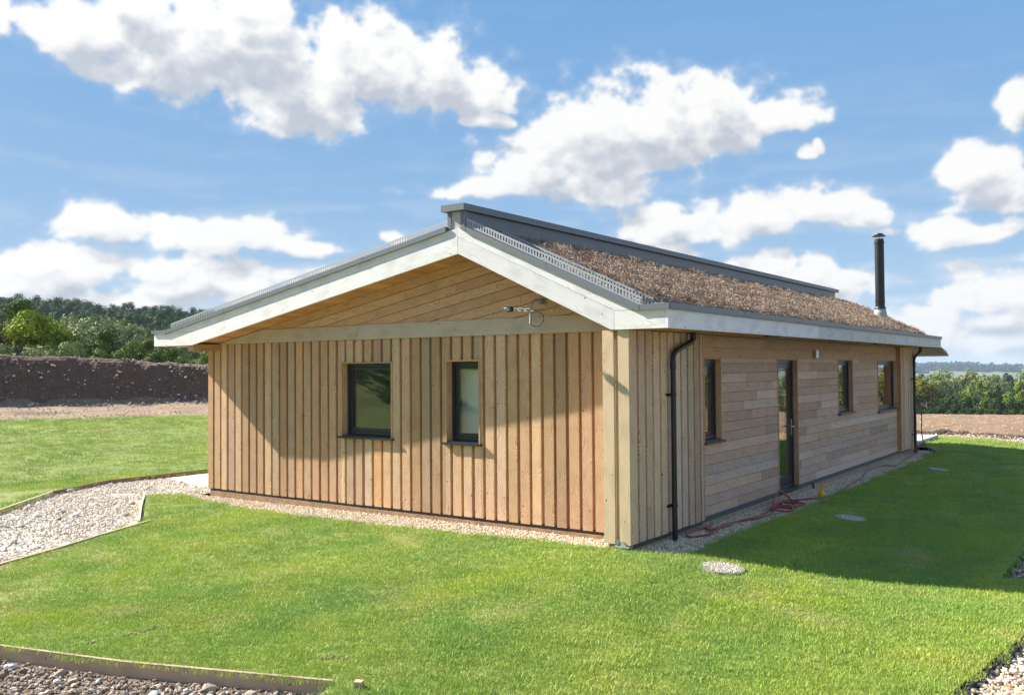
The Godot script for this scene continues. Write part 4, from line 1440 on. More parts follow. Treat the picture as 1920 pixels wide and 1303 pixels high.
	plant("willow_tree", "willow", 210, 27.6, 0.99, "pale willow between the tall spruces", "tree", "")
	plant("willow_tree", "willow", 202, 24.2, 0.85, "pale willow behind the golden oak", "tree", "")
	plant("willow_tree", "willow", 212, 30.0, 1.01, "pale willow at the right edge behind the spruces", "tree", "")
	for q in [[23.2, 160], [24.1, 163], [25.0, 159], [25.7, 162], [26.7, 160], [27.4, 158], [28.0, 161], [29.2, 159], [30.2, 161]]:
		plant("hedgerow_shrub", "thorn", q[1], q[0], rf(0.30, 0.42), "low dark shrub in the hedgerow along the far edge of the field", "bush", "low shrubs along the far edge of the field")
	# hedge up the slope behind the viewer's left shoulder, mirrored in the gable windows
	for k in 9:
		plant("slope_bush", ["hedge_mid", "hedge_dark", "hedge_mid"][k % 3], 34.0 + rf(-1, 2), -60.0 - 4.5 * k, rf(0.8, 1.2), "bush on the grass slope outside the picture on the left", "bush", "bushes on the slope outside the picture")
	# the same belt goes on past the picture's right edge, where the side windows mirror it
	for k in 26:
		var p := 31.0 + k * 1.7
		plant("belt_tree", ["ash", "thorn", "oak", "willow"][rng.randi() % 4], rf(165, 205), p + rf(-0.4, 0.4), rf(0.85, 1.1), "tree of the belt beyond the field outside the picture on the right", "tree", "belt of trees beyond the right edge")


# ------------------------------------------------------------------ ground
func arc(r: float, from: float, to: float, step: float) -> Array:
	var out := []
	var n := int(absf(to - from) / step)
	for k in n + 1:
		out.append(spot(r, lerpf(from, to, float(k) / n)))
	return out


func build_land() -> void:
	# one sheet out to the horizon
	var rings := [0.0]
	var r := 1.5
	while r < 46.0:
		rings.append(r)
		r += 1.5
	while r < 9000.0:
		rings.append(r)
		r *= 1.06
	var mb := Mb.new()
	var n := 240
	var at := func(rr: float, k: int) -> Vector3:
		var p := -180.0 + 360.0 * (k % n) / n
		var q := spot(rr, p)
		var drop := 0.10
		if rr > 30.0 and rr < 38.0 and p < 2.0 and p > -62.0:
			drop = 0.9
		if rr > 20.0 and rr < 64.0 and p > 5.0 and p < 110.0:
			drop = 0.30
		return Vector3(q.x, gh(q.x, q.y) - drop, q.y)
	for j in rings.size() - 1:
		for k in n:
			var a: Vector3 = at.call(rings[j], k)
			var b: Vector3 = at.call(rings[j + 1], k)
			var c: Vector3 = at.call(rings[j + 1], k + 1)
			var d: Vector3 = at.call(rings[j], k + 1)
			var mid := (a + c) / 2
			var rr: float = rings[j]
			var col := Color(0.16, 0.12, 0.085)
			if rr > 40.0:
				col = Color(0.10, 0.135, 0.045).lerp(Color(0.13, 0.155, 0.06), 0.5 + 0.8 * noise_a.get_noise_2d(mid.x * 0.4, mid.z * 0.4))
			if rr > 700.0:
				var f := noise_b.get_noise_2d(mid.x * 0.03, mid.z * 0.03)
				col = Color(0.085, 0.125, 0.045) if f > -0.08 else Color(0.16, 0.17, 0.075)
			mb.tri(a, b, c, col)
			if j > 0:
				mb.tri(a, c, d, col)
	structure("land", mb, M.land, "open country that falls away to the right and rises to the left")

	# lawns
	var near := PackedVector2Array([
		Vector2(-6.78, 2.30), Vector2(-9.25, 0.66), Vector2(-8.5, 0.36), Vector2(-6.8, 0.74), Vector2(-5.1, 0.90), Vector2(-3.6, 0.91), Vector2(-2.3, 0.80), Vector2(-1.2, 0.66), Vector2(-0.1, 0.60), Vector2(0.34, 0.60), Vector2(0.73, 0.43), Vector2(0.68, -1.3), Vector2(0.62, -14.2), Vector2(0.35, -15.0),
		Vector2(-0.25, -16.9), Vector2(-0.25, -19.3), Vector2(-1.5, -20.2), Vector2(-4.0, -22.8), Vector2(-1.3, -21.6), Vector2(1.87, -20.0), Vector2(6.0, -17.6), Vector2(11.0, -14.5), Vector2(11.0, -12.6), Vector2(3.66, -12.4), Vector2(3.66, -2.6), Vector2(3.64, -0.95),
		Vector2(5.0, -0.9), Vector2(5.2, 0.7), Vector2(4.12, 0.9), Vector2(4.00, 1.6), Vector2(3.76, 3.1), Vector2(3.40, 4.9), Vector2(3.3, 5.7), Vector2(0.75, 6.5), Vector2(0.42, 5.42), Vector2(-1.2, 6.0), Vector2(-2.4, 6.33), Vector2(-4.5, 6.95), Vector2(-5.55, 4.85), Vector2(-5.9, 4.08), Vector2(-6.35, 3.15)])
	var lawn := structure("lawn", sheet(near, 0.2, 0.0, 0.014, Color.WHITE), M.turf, "sunny lawn in front of the house and along its long wall")
	var far := [Vector2(-7.1, 7.7), Vector2(-8.3, 5.2), Vector2(-9.5, 3.1), Vector2(-10.85, 1.45), Vector2(-11.5, 0.05), Vector2(-11.35, -2.3), Vector2(-11.35, -14.0)]
	far.append_array(arc(28.0, -3.0, -112.0, 4.0))
	far.append(Vector2(-5.0, 16.0))
	var far_p := PackedVector2Array(far)
	structure("lawn", sheet(far_p, 0.8, 0.0, 0.03, Color.WHITE), M.turf, "lawn that rises behind the stone path towards the earth bank")
	var crumbs := []
	var tone := []
	rng.seed = 299
	for k in SEAMS:
		for i in 60:
			var q: Vector2 = k[0].lerp(k[1], rng.randf()) + Vector2(rf(-0.035, 0.035), rf(-0.035, 0.035))
			add_pebble(crumbs, tone, Vector3(q.x, ground_point(q, 0.0, 0.014).y + 0.002, q.y), 0.012, 0.032, [Color(0.20, 0.15, 0.09), Color(0.26, 0.20, 0.12), Color(0.36, 0.30, 0.18)])
	scatter("bare_soil", pebble_mesh(298, 0), crumbs, tone, lawn)
	grow("lawn_grass", near, 300, "short mown grass blades of the lawn round the house")
	grow("lawn_grass", far_p, 340, "short grass blades of the lawn behind the path")

	# stone path, its edging and the paving by the house
	var path := PackedVector2Array([Vector2(-4.4, 7.1), Vector2(-5.55, 4.85), Vector2(-5.9, 4.08), Vector2(-6.35, 3.15), Vector2(-6.78, 2.30), Vector2(-9.25, 0.66), Vector2(-8.7, 0.30), Vector2(-8.7, -0.55), Vector2(-10.95, -1.0), Vector2(-11.0, -8.0), Vector2(-11.4, -8.0), Vector2(-11.35, -2.3), Vector2(-11.5, 0.05), Vector2(-10.85, 1.45), Vector2(-9.5, 3.1), Vector2(-8.3, 5.2), Vector2(-7.1, 7.7)])
	var pth := structure("path", sheet(path, 0.4, -0.05, 0.02, Color.WHITE), M.path_bed, "path of pale crushed stone that winds from the left to the house")
	var chalk := [Color(0.60, 0.525, 0.44), Color(0.66, 0.60, 0.52), Color(0.54, 0.465, 0.39), Color(0.70, 0.655, 0.59), Color(0.50, 0.42, 0.345), Color(0.60, 0.53, 0.46)]
	pebbles("path_stones", path, 900.0, 0.014, 0.055, -0.046, chalk, pth, 801, "")
	big_stones(path, 130, 0.07, 0.17, -0.045, [Color(0.66, 0.62, 0.56), Color(0.55, 0.50, 0.45), Color(0.72, 0.69, 0.65), Color(0.36, 0.31, 0.27)], pth, 811)
	var slab := Mb.new()
	slab.box(Vector3(-10.92, -0.25, -8.0), Vector3(2.18, 0, 0), Vector3(0, 0.17, 0), Vector3(0, 0, 7.05), Color.WHITE)
	slab.prism(PackedVector2Array([Vector2(-10.92, 0.95), Vector2(-8.74, 0.95), Vector2(-8.74, 0.50)]), Vector3(0, -0.25, 0), Vector3.RIGHT, Vector3.FORWARD, Vector3(0, 0.17, 0), Color.WHITE)
	structure("paving", slab, M.concrete, "pale concrete paving at the left corner of the house")
	var patio := Mb.new()
	for i in 5:
		for j in 5:
			patio.box(Vector3(-6.0 + 1.148 * i, -0.22, -19.3 + 0.94 * j), Vector3(1.14, 0, 0), Vector3(0, 0.19, 0), Vector3(0, 0, 0.934), jit(Color(0.95, 0.95, 0.95), 0.05))
	structure("patio", patio, M.concrete, "pale paved patio beyond the far end of the house")
	var edges := [
		["light timber edging at the far left side of the stone path", Color(0.66, 0.54, 0.38), [Vector2(-8.3, 5.2), Vector2(-9.5, 3.1), Vector2(-10.85, 1.45)], 0.03],
		["dark earthy timber edging along the back of the stone path", Color(0.26, 0.17, 0.10), [Vector2(-10.87, 1.42), Vector2(-11.5, 0.05), Vector2(-11.36, -2.3)], 0.03],
		["thin timber edging between the stone path and the front lawn", Color(0.60, 0.48, 0.34), [Vector2(-4.4, 7.1), Vector2(-5.55, 4.85), Vector2(-5.9, 4.08), Vector2(-6.35, 3.15), Vector2(-6.72, 2.20)], 0.02],
		["pale timber edging where the path turns towards the house", Color(0.72, 0.66, 0.56), [Vector2(-6.80, 2.33), Vector2(-8.0, 1.54), Vector2(-9.25, 0.68)], 0.03],
		["brown timber edging board along the stones at the lower left", Color(0.50, 0.37, 0.27), [Vector2(-4.6, 6.98), Vector2(-2.4, 6.34), Vector2(-1.2, 6.01), Vector2(0.38, 5.43)], 0.012]]
	for e in edges:
		var mb2 := Mb.new()
		var pts: Array = e[2]
		for k in pts.size() - 1:
			var a: Vector2 = pts[k]
			var b: Vector2 = pts[k + 1]
			var side := Vector2(b.y - a.y, a.x - b.x).normalized() * 0.028
			var ya := gh(a.x, a.y)
			var yb := gh(b.x, b.y)
			mb2.box(Vector3(a.x, ya - 0.17, a.y), Vector3(b.x - a.x, yb - ya, b.y - a.y), Vector3(0, 0.17 + e[3], 0), Vector3(side.x, 0, side.y), jit(e[1], 0.05), 0, Vector2(0.1, rf(0, 1)))
		tag(part("timber_edging", mb2, M.weathered, self), e[0], "edging")
	var peg := Mb.new()
	var pg := Vector2(0.55, 5.36)
	peg.box(Vector3(pg.x, gh(pg.x, pg.y) - 0.2, pg.y), Vector3(0.05, 0, -0.02), Vector3(0, 0.235, 0), Vector3(0.02, 0, 0.05), Color(0.66, 0.50, 0.34))
	tag(part("timber_peg", peg, M.larch, self), "small timber peg in the grass past the end of the brown edging", "peg")

	# gravel strip round the house
	var strip := PackedVector2Array([Vector2(-8.9, 0.0), Vector2(-8.5, 0.38), Vector2(-6.8, 0.75), Vector2(-5.1, 0.91), Vector2(-3.6, 0.92), Vector2(-2.3, 0.81), Vector2(-1.2, 0.67), Vector2(-0.1, 0.61), Vector2(0.34, 0.61), Vector2(0.74, 0.44), Vector2(0.69, -1.3), Vector2(0.63, -14.2), Vector2(0.36, -15.0), Vector2(0.0, -15.0), Vector2(0.0, 0.0)])
	var gs := structure("gravel_strip", sheet(strip, 0.4, -0.058, 0.01, Color.WHITE), M.gravel_bed, "strip of pea gravel along the foot of the walls")
	pebbles("pea_gravel", strip, 2900.0, 0.016, 0.034, -0.046, [Color(0.64, 0.52, 0.37), Color(0.70, 0.60, 0.46), Color(0.52, 0.40, 0.27), Color(0.74, 0.67, 0.56), Color(0.44, 0.34, 0.24), Color(0.64, 0.55, 0.43)], gs, 820, "")

	# stone beds at the picture's lower corners
	var bed1 := PackedVector2Array([Vector2(-4.6, 7.02), Vector2(-2.4, 6.37), Vector2(-1.2, 6.04), Vector2(0.41, 5.44), Vector2(0.75, 6.5), Vector2(1.0, 8.0), Vector2(-4.0, 9.0)])
	var b1 := structure("stone_bed", sheet(bed1, 0.4, -0.11, 0.03, Color.WHITE), M.rubble_bed, "bed of brown and pale stones behind the timber edging at the lower left")
	var mixed := [Color(0.25, 0.18, 0.125), Color(0.36, 0.28, 0.21), Color(0.17, 0.115, 0.08), Color(0.50, 0.44, 0.37), Color(0.29, 0.215, 0.155)]
	pebbles("small_stones", bed1, 1500.0, 0.015, 0.05, -0.095, mixed, b1, 830, "")
	big_stones(PackedVector2Array([Vector2(-2.6, 6.50), Vector2(-1.2, 6.10), Vector2(0.35, 5.55), Vector2(0.4, 6.4), Vector2(-2.6, 7.2)]), 170, 0.045, 0.11, -0.095, [Color(0.30, 0.225, 0.16), Color(0.44, 0.36, 0.29), Color(0.19, 0.13, 0.09), Color(0.36, 0.28, 0.21), Color(0.60, 0.58, 0.56)], b1, 840)
	var bed2 := PackedVector2Array([Vector2(4.14, 0.9), Vector2(4.02, 1.6), Vector2(3.78, 3.1), Vector2(3.42, 4.9), Vector2(6.5, 4.9), Vector2(6.5, 0.9)])
	var b2 := structure("stone_bed", sheet(bed2, 0.4, -0.055, 0.03, Color.WHITE), M.gravel_bed, "bed of tan stones at the lower right corner")
	var tan := [Color(0.58, 0.45, 0.31), Color(0.68, 0.57, 0.43), Color(0.46, 0.33, 0.21), Color(0.72, 0.66, 0.57)]
	pebbles("small_stones", bed2, 1500.0, 0.015, 0.05, -0.04, tan, b2, 850, "")
	big_stones(PackedVector2Array([Vector2(4.22, 1.0), Vector2(4.1, 1.6), Vector2(3.86, 3.1), Vector2(3.75, 3.9), Vector2(5.0, 3.9), Vector2(5.0, 1.0)]), 170, 0.045, 0.10, -0.045, tan, b2, 860)
	var bed3 := PackedVector2Array([Vector2(3.67, -12.4), Vector2(3.67, -2.6), Vector2(3.65, -0.97), Vector2(5.0, -0.92), Vector2(6.5, -0.9), Vector2(6.5, -12.4)])
	var b3 := structure("stone_bed", sheet(bed3, 0.5, -0.09, 0.03, Color.WHITE), M.rubble_bed, "shaded bed of dark stones at the right edge beside the lawn")
	pebbles("small_stones", PackedVector2Array([Vector2(3.67, -6.0), Vector2(3.65, -0.97), Vector2(5.0, -0.92), Vector2(5.0, -6.0)]), 1000.0, 0.02, 0.06, -0.075, mixed, b3, 870, "")
	var lip := Mb.new()
	for q in [[Vector2(4.14, 0.9), Vector2(4.02, 1.6)], [Vector2(4.02, 1.6), Vector2(3.78, 3.1)], [Vector2(3.78, 3.1), Vector2(3.42, 4.9)]]:
		var a: Vector2 = q[0]
		var b: Vector2 = q[1]
		for k in 14:
			var p := a.lerp(b, k / 14.0)
			var p2 := a.lerp(b, (k + 1) / 14.0)
			lip.box(Vector3(p.x + 0.004 + rf(0, 0.012), gh(p.x, p.y) - 0.1, p.y), Vector3(p2.x - p.x, 0, p2.y - p.y), Vector3(0, 0.088 + rf(0, 0.014), 0), Vector3(0.02 + rf(0, 0.014), 0, 0), Color.WHITE)
	tag(part("lawn_edging", lip, M.dark_membrane, self), "black plastic lawn edging beside the tan stones at the lower right", "edging")

	# bare ground: track and bank on the left
	var track := arc(27.9, -2.0, -60.0, 2.0)
	track.append_array(arc(33.0, -60.0, -2.0, 2.0))
	var tr := structure("track", sheet(PackedVector2Array(track), 0.8, -0.03, 0.06, Color(0.62, 0.62, 0.61)), M.field_soil, "stony earth track between the lawn and the bank")
	pebbles("track_stones", PackedVector2Array(arc(28.0, -16.0, -34.0, 2.0) + arc(32.8, -34.0, -16.0, 2.0)), 30.0, 0.02, 0.06, -0.02, [Color(0.50, 0.43, 0.36), Color(0.34, 0.27, 0.21), Color(0.62, 0.57, 0.50)], tr, 880, "")
	var bank := Mb.new()
	var nr := 34
	var np := 250
	var pt := func(i: int, j: int) -> Vector3:
		var p := lerpf(-62.0, 0.0, float(j) / np)
		var rr := lerpf(31.8, 38.5, pow(float(i) / nr, 1.3))
		var q := spot(rr, p)
		var y := gh(q.x, q.y)
		var steep := ss(32.3, 33.0, rr) * (1.0 - ss(34.3, 36.0, rr))
		var k := noise_b.get_noise_3d(q.x * 45.0, y * 60.0, q.y * 45.0)
		var big := noise_a.get_noise_3d(q.x * 11.0, gh(q.x, q.y) * 14.0, q.y * 11.0)
		var slump := noise_a.get_noise_2d(p * 9.0, 40.0 + y * 3.0)
		var q2 := spot(rr - steep * (0.05 * k + 0.06 * big + 0.20 * slump), p)
		return Vector3(q2.x, y + 0.05 * k + (0.05 * noise_a.get_noise_2d(p * 40.0, 7.0) + 0.07 * noise_a.get_noise_2d(p * 11.0, 70.0)) * ss(33.4, 34.4, rr) - 0.04, q2.y)
	for i in nr:
		for j in np:
			var a: Vector3 = pt.call(i, j)
			var b: Vector3 = pt.call(i + 1, j)
			var c: Vector3 = pt.call(i + 1, j + 1)
			var d: Vector3 = pt.call(i, j + 1)
			var col := jit(Color(1.12, 1.08, 1.04), 0.04)
			bank.tri(a, b, c, col)
			bank.tri(a, c, d, col)
	var bk := structure("earth_bank", bank, M.soil, "dark brown cut face of an earth bank across the left")
	rng.seed = 890
	var sp := []
	var ti := []
	for k in 2600:
		var p := rf(-34.0, -16.0)
		var rr := 32.6 + 1.55 * pow(rng.randf(), 1.0)
		if rng.randf() < 0.3:
			rr = rf(32.0, 32.9)
		var q := spot(rr, p)
		var sz := 0.02 + 0.11 * pow(rng.randf(), 6.0)
		if noise_a.get_noise_2d(p * 60.0, rr * 60.0) < -0.05 and rng.randf() < 0.6:
			continue
		var big := noise_a.get_noise_3d(q.x * 11.0, gh(q.x, q.y) * 14.0, q.y * 11.0)
		var st := ss(32.3, 33.0, rr) * (1.0 - ss(34.3, 36.0, rr))
		var q2 := spot(rr - st * (0.06 * big + 0.20 * noise_a.get_noise_2d(p * 9.0, 40.0 + gh(q.x, q.y) * 3.0)) - 0.03, p)
		add_pebble(sp, ti, Vector3(q2.x, gh(q.x, q.y) + rf(-0.02, 0.03), q2.y), sz, sz, [Color(0.42, 0.36, 0.31), Color(0.62, 0.58, 0.53), Color(0.25, 0.19, 0.15), Color(0.30, 0.23, 0.18)])
	scatter("bank_stones", pebble_mesh(891, 0), sp, ti, bk)
	# field on the right
	var field := arc(27.0, 2.0, 100.0, 3.0)
	field.append_array(arc(62.0, 100.0, 2.0, 3.0))
	var fm := Mb.new()
	var fp := func(r2: float, p: float) -> Vector3:
		var q := spot(r2, p)
		var y := gh(q.x, q.y) - 0.05
		var ro := 0.05 * noise_b.get_noise_2d(q.x * 60.0, q.y * 60.0) + 0.03 * sin(r2 * 4.2 + 1.5 * noise_a.get_noise_2d(q.x * 12.0, q.y * 12.0))
		# the furrow: a trench with a ridge of spoil behind it
		var u := r2 - 33.4 - 0.9 * noise_a.get_noise_1d(p * 9.0)
		y += -0.16 * exp(-u * u / 0.25) + 0.08 * exp(-(u - 1.1) * (u - 1.1) / 0.35) * (0.8 + 0.5 * noise_b.get_noise_1d(p * 160.0))
		return Vector3(q.x, y + ro, q.y)
	var rs := []
	r = 26.5
	while r < 44.0:
		rs.append(r)
		r += 0.3
	while r < 125.0:
		rs.append(r)
		r += 1.5
	for i in rs.size() - 1:
		for j in 240:
			var p0 := 3.0 + 0.3 * j
			var a: Vector3 = fp.call(rs[i], p0)
			var b: Vector3 = fp.call(rs[i + 1], p0)
			var c: Vector3 = fp.call(rs[i + 1], p0 + 0.3)
			var d: Vector3 = fp.call(rs[i], p0 + 0.3)
			var u: float = rs[i] - 33.4 - 0.9 * noise_a.get_noise_1d(p0 * 9.0)
			var col := Color(0.66, 0.64, 0.61)
			if u < -0.35:
				col = Color(0.92, 0.88, 0.84)
			elif u < 0.45:
				col = Color(0.26, 0.22, 0.20)
			col = jit(col, 0.03)
			fm.tri(a, b, c, col)
			fm.tri(a, c, d, col)
	var clods := []
	var clod_tone := []
	rng.seed = 905
	for k in 5000:
		var p := rf(19.0, 34.0)
		var rr := 33.4 + 0.9 * noise_a.get_noise_1d(p * 9.0) + 0.25 + 0.55 * pow(rng.randf(), 1.4)
		var q: Vector3 = fp.call(rr, p)
		add_pebble(clods, clod_tone, q + Vector3(0, 0.02, 0), 0.03, 0.12, [Color(0.11, 0.08, 0.058), Color(0.15, 0.11, 0.08), Color(0.09, 0.066, 0.05)])
	var fo := structure("field", fm, M.field_soil, "bare ploughed field beyond the lawn on the right")
	scatter("soil_clods", pebble_mesh(906, 0), clods, clod_tone, fo)
	pebbles("field_stones", PackedVector2Array(arc(26.8, 21.0, 34.0, 2.0) + arc(33.0, 34.0, 21.0, 2.0)), 40.0, 0.02, 0.085, -0.03, [Color(0.68, 0.60, 0.50), Color(0.54, 0.44, 0.35), Color(0.76, 0.72, 0.66)], fo, 900, "")
	pebbles("field_stones", PackedVector2Array(arc(35.5, 21.0, 34.0, 2.0) + arc(60.0, 34.0, 21.0, 2.0)), 1.5, 0.03, 0.09, -0.03, [Color(0.68, 0.60, 0.50), Color(0.54, 0.44, 0.35)], fo, 901, "")


func far_country() -> void:
	# woods and hedges on the distant hill, too far to tell trees apart
	rng.seed = 950
	var sp := []
	var ti := []
	for k in 5200:
		var p := rf(12.0, 72.0)
		var r := rf(2250.0, 3150.0)
		var q := spot(r, p)
		var crest := ss(2960.0, 3060.0, r + 60.0 * noise_a.get_noise_1d(p * 5.0))
		var wood := noise_b.get_noise_2d(q.x * 0.05, q.y * 0.05)
		if not (rng.randf() < crest * 0.95 or wood > 0.40 or rng.randf() < 0.02):
			continue
		var k2 := rf(0.9, 1.6)
		sp.append(Transform3D(Basis(Vector3.UP, rf(0, TAU)).scaled(Vector3(k2 * 1.5, k2, k2 * 1.5)), Vector3(q.x, gh(q.x, q.y) - 1.5, q.y)))
		ti.append(jit(Color(0.9, 0.9, 0.9), 0.15))
	for k in 1500:
		var p := rf(14.0, 72.0)
		var r := rf(320.0, 900.0)
		var q := spot(r, p)
		if noise_b.get_noise_2d(q.x * 0.2, q.y * 0.2) < 0.1:
			continue
		var k2 := rf(0.6, 1.0)
		sp.append(Transform3D(Basis(Vector3.UP, rf(0, TAU)).scaled(Vector3(k2, k2, k2)), Vector3(q.x, gh(q.x, q.y) - 1.0, q.y)))
		ti.append(jit(Color(1.0, 1.0, 1.0), 0.15))
	scatter("far_woodland", crown_mesh(77, 6.0, 5.0, 16, 14, 1.9, false, [Color(0.042, 0.07, 0.026), Color(0.055, 0.085, 0.03)]), sp, ti, self, "dark woods and hedges on the distant hill to the right")
	# a pale roof far off behind the trees
	var b := holder("far_barn", self)
	var q0 := spot(900.0, 23.3)
	b.position = Vector3(q0.x, gh(q0.x, q0.y), q0.y)
	b.rotation.y = 0.6
	tag(b, "tiny pale-roofed farm building far off, just right of the far drainpipe", "barn")
	var mb := Mb.new()
	mb.box(Vector3(-9, 0, -4), Vector3(18, 0, 0), Vector3(0, 6.5, 0), Vector3(0, 0, 8), Color(0.5, 0.5, 0.48))
	part("wall", mb, M.paint, b)
	mb = Mb.new()
	mb.prism(PackedVector2Array([Vector2(-4.6, 6.4), Vector2(0, 9.2), Vector2(4.6, 6.4)]), Vector3(-9.5, 0, 0), Vector3(0, 0, -1), Vector3.UP, Vector3(19, 0, 0), Color(0.85, 0.86, 0.86))
	part("roof", mb, M.paint, b)


# ------------------------------------------------------------------ small things
func smooth(pts: Array, n := 6) -> Array:
	var c := Curve3D.new()
	for k in pts.size():
		var d: Vector3 = (pts[mini(k + 1, pts.size() - 1)] - pts[maxi(k - 1, 0)]) / 6.0
		c.add_point(pts[k], -d, d)
	var out := []
	for k in pts.size() - 1:
		for i in n:
			out.append(c.sample(k, float(i) / n))
	out.append(pts[-1])
	return out


func build_small() -> void:
	# television aerial on a cranked arm under the gable
	var a := holder("tv_aerial", self, Vector3(-1.44, 2.89, 0.02))
	tag(a, "small silver television aerial on a cranked arm under the gable", "aerial")
	var mb := Mb.new()
	mb.box(Vector3(-0.055, -0.055, 0.0), Vector3(0.11, 0, 0), Vector3(0, 0.11, 0), Vector3(0, 0, 0.008), Color.WHITE)
	mb.box(Vector3(-0.03, -0.035, 0.008), Vector3(0.06, 0, 0), Vector3(0, 0.07, 0), Vector3(0, 0, 0.05), Color(0.55, 0.55, 0.5))
	part("wall_bracket", mb, M.galvanised, a)
	mb = Mb.new()
	mb.tube(smooth([Vector3(0, 0.0, 0.03), Vector3(0, 0.01, 0.14), Vector3(0.01, -0.015, 0.24), Vector3(0.015, -0.09, 0.30), Vector3(0.018, -0.30, 0.315)]), 0.016, 10, Color.WHITE)
	part("arm", mb, M.galvanised, a)
	var b0 := Vector3(0.02, -0.125, 0.06)
	var b1 := Vector3(0.09, -0.15, 0.97)
	mb = Mb.new()
	mb.tube([b0, b1], 0.011, 8, Color.WHITE)
	part("boom", mb, M.galvanised, a)
	for k in 12:
		var t := float(k) / 11.0
		var L := lerpf(0.20, 0.05, t)
		var p := b0.lerp(b1, 0.03 + 0.95 * t)
		mb = Mb.new()
		mb.tube([p + Vector3(-L * 0.5, 0.012 * (1 if k % 2 else -1), 0), p + Vector3(L * 0.5, 0.012 * (1 if k % 2 else -1), 0)], 0.005, 6, Color.WHITE)
		part("element", mb, M.galvanised, a)
	mb = Mb.new()
	mb.box(b0.lerp(b1, 0.86) + Vector3(-0.03, -0.032, -0.03), Vector3(0.06, 0, 0), Vector3(0, 0.064, 0), Vector3(0, 0, 0.06), Color.WHITE)
	part("junction_box", mb, M.black_plastic, a)
	mb = Mb.new()
	mb.tube(smooth([Vector3(0.03, -0.14, 0.25), Vector3(0.11, -0.17, 0.2), Vector3(0.14, -0.25, 0.2), Vector3(0.10, -0.33, 0.24), Vector3(0.03, -0.32, 0.30), Vector3(0.016, -0.28, 0.315)]), 0.0045, 6, Color.WHITE)
	part("cable", mb, M.black_plastic, a)

	# wall lamp over the door side
	var l := holder("wall_lamp", self, Vector3(0.0, 2.24, -6.55))
	tag(l, "small steel cylinder lamp on the long wall right of the door", "lamp")
	mb = Mb.new()
	mb.box(Vector3(0.0, -0.04, -0.03), Vector3(0.03, 0, 0), Vector3(0, 0.08, 0), Vector3(0, 0, 0.06), Color.WHITE)
	part("wall_bracket", mb, M.steel, l)
	mb = Mb.new()
	mb.lathe([Vector2(0.0, -0.075), Vector2(0.036, -0.075), Vector2(0.038, -0.07), Vector2(0.038, 0.07), Vector2(0.036, 0.075), Vector2(0.0, 0.075)], Vector3(0.062, 0, 0), 20, Color.WHITE)
	part("lamp_body", mb, M.steel, l)

	# gravel-filled covers let into the lawn
	var covers := [[Vector2(COVERS[0].x, COVERS[0].y), COVERS[0].z, "sunlit round gravel-filled drain cover in the front lawn"], [Vector2(COVERS[1].x, COVERS[1].y), COVERS[1].z, "shaded round gravel-filled drain cover level with the door"], [Vector2(COVERS[2].x, COVERS[2].y), COVERS[2].z, "shaded round gravel-filled drain cover farthest along the lawn"]]
	for k in 3:
		var q: Vector2 = covers[k][0]
		var R: float = covers[k][1]
		var o := holder("drain_cover", self, Vector3(q.x, gh(q.x, q.y) - 0.012, q.y))
		var lie := Vector3(gh(q.x - 0.2, q.y) - gh(q.x + 0.2, q.y), 0.4, gh(q.x, q.y - 0.2) - gh(q.x, q.y + 0.2)).normalized()
		o.basis = Basis(Quaternion(Vector3.UP, lie))
		tag(o, covers[k][2], "drain cover", "round drain covers in the lawn")
		mb = Mb.new()
		mb.lathe([Vector2(R, -0.04), Vector2(R, 0.018), Vector2(R - 0.012, 0.018), Vector2(R - 0.012, 0.012), Vector2(0.0, 0.012)], Vector3.ZERO, 40, Color(0.30, 0.27, 0.24))
		part("tray", mb, M.paint, o)
		rng.seed = 960 + k
		var sp := []
		var ti := []
		for i in 900:
			var ang := rf(0, TAU)
			var rr := (R - 0.025) * sqrt(rng.randf())
			add_pebble(sp, ti, Vector3(cos(ang) * rr, 0.010 + rf(0, 0.010), sin(ang) * rr), 0.012, 0.028, [Color(0.50, 0.45, 0.38), Color(0.62, 0.57, 0.50), Color(0.38, 0.33, 0.28)])
		scatter("gravel_fill", pebble_mesh(970, 0), sp, ti, o)

	# red hose lying in loops along the wall
	var y := -0.125
	var h := func(pts: Array) -> Array:
		var out := []
		for k in pts.size():
			var p: Vector2 = pts[k]
			out.append(Vector3(maxf(p.x, 0.13), gh(p.x, p.y) - 0.030 + 0.016 + 0.012 * sin(k * 2.3), p.y))
		return out
	var run := [Vector2(0.16, -14.25), Vector2(0.35, -11.96), Vector2(0.40, -10.86), Vector2(0.20, -10.5), Vector2(0.18, -9.5), Vector2(0.38, -8.17), Vector2(0.46, -7.28), Vector2(0.56, -6.15), Vector2(0.57, -5.38), Vector2(0.47, -4.91), Vector2(0.2, -4.62), Vector2(0.14, -4.40),
		Vector2(0.20, -4.62), Vector2(0.38, -4.5), Vector2(0.55, -4.27), Vector2(0.40, -3.89), Vector2(0.22, -3.80), Vector2(0.14, -4.05), Vector2(0.16, -4.36), Vector2(0.30, -4.32), Vector2(0.46, -4.25), Vector2(0.50, -3.91), Vector2(0.39, -3.80), Vector2(0.22, -4.11), Vector2(0.19, -3.84), Vector2(0.30, -3.53), Vector2(0.47, -3.45), Vector2(0.55, -3.65), Vector2(0.40, -3.95), Vector2(0.22, -3.80),
		Vector2(0.34, -2.95), Vector2(0.37, -2.5), Vector2(0.28, -2.21), Vector2(0.32, -1.54), Vector2(0.28, -1.20), Vector2(0.15, -1.45), Vector2(0.13, -1.68), Vector2(0.12, -1.57), Vector2(0.13, -1.17), Vector2(0.16, -0.80), Vector2(0.27, -0.66), Vector2(0.40, -1.03), Vector2(0.28, -1.65), Vector2(0.27, -2.14), Vector2(0.42, -2.61), Vector2(0.40, -3.23), Vector2(0.24, -3.72)]
	mb = Mb.new()
	var red := Color(0.30, 0.055, 0.050)
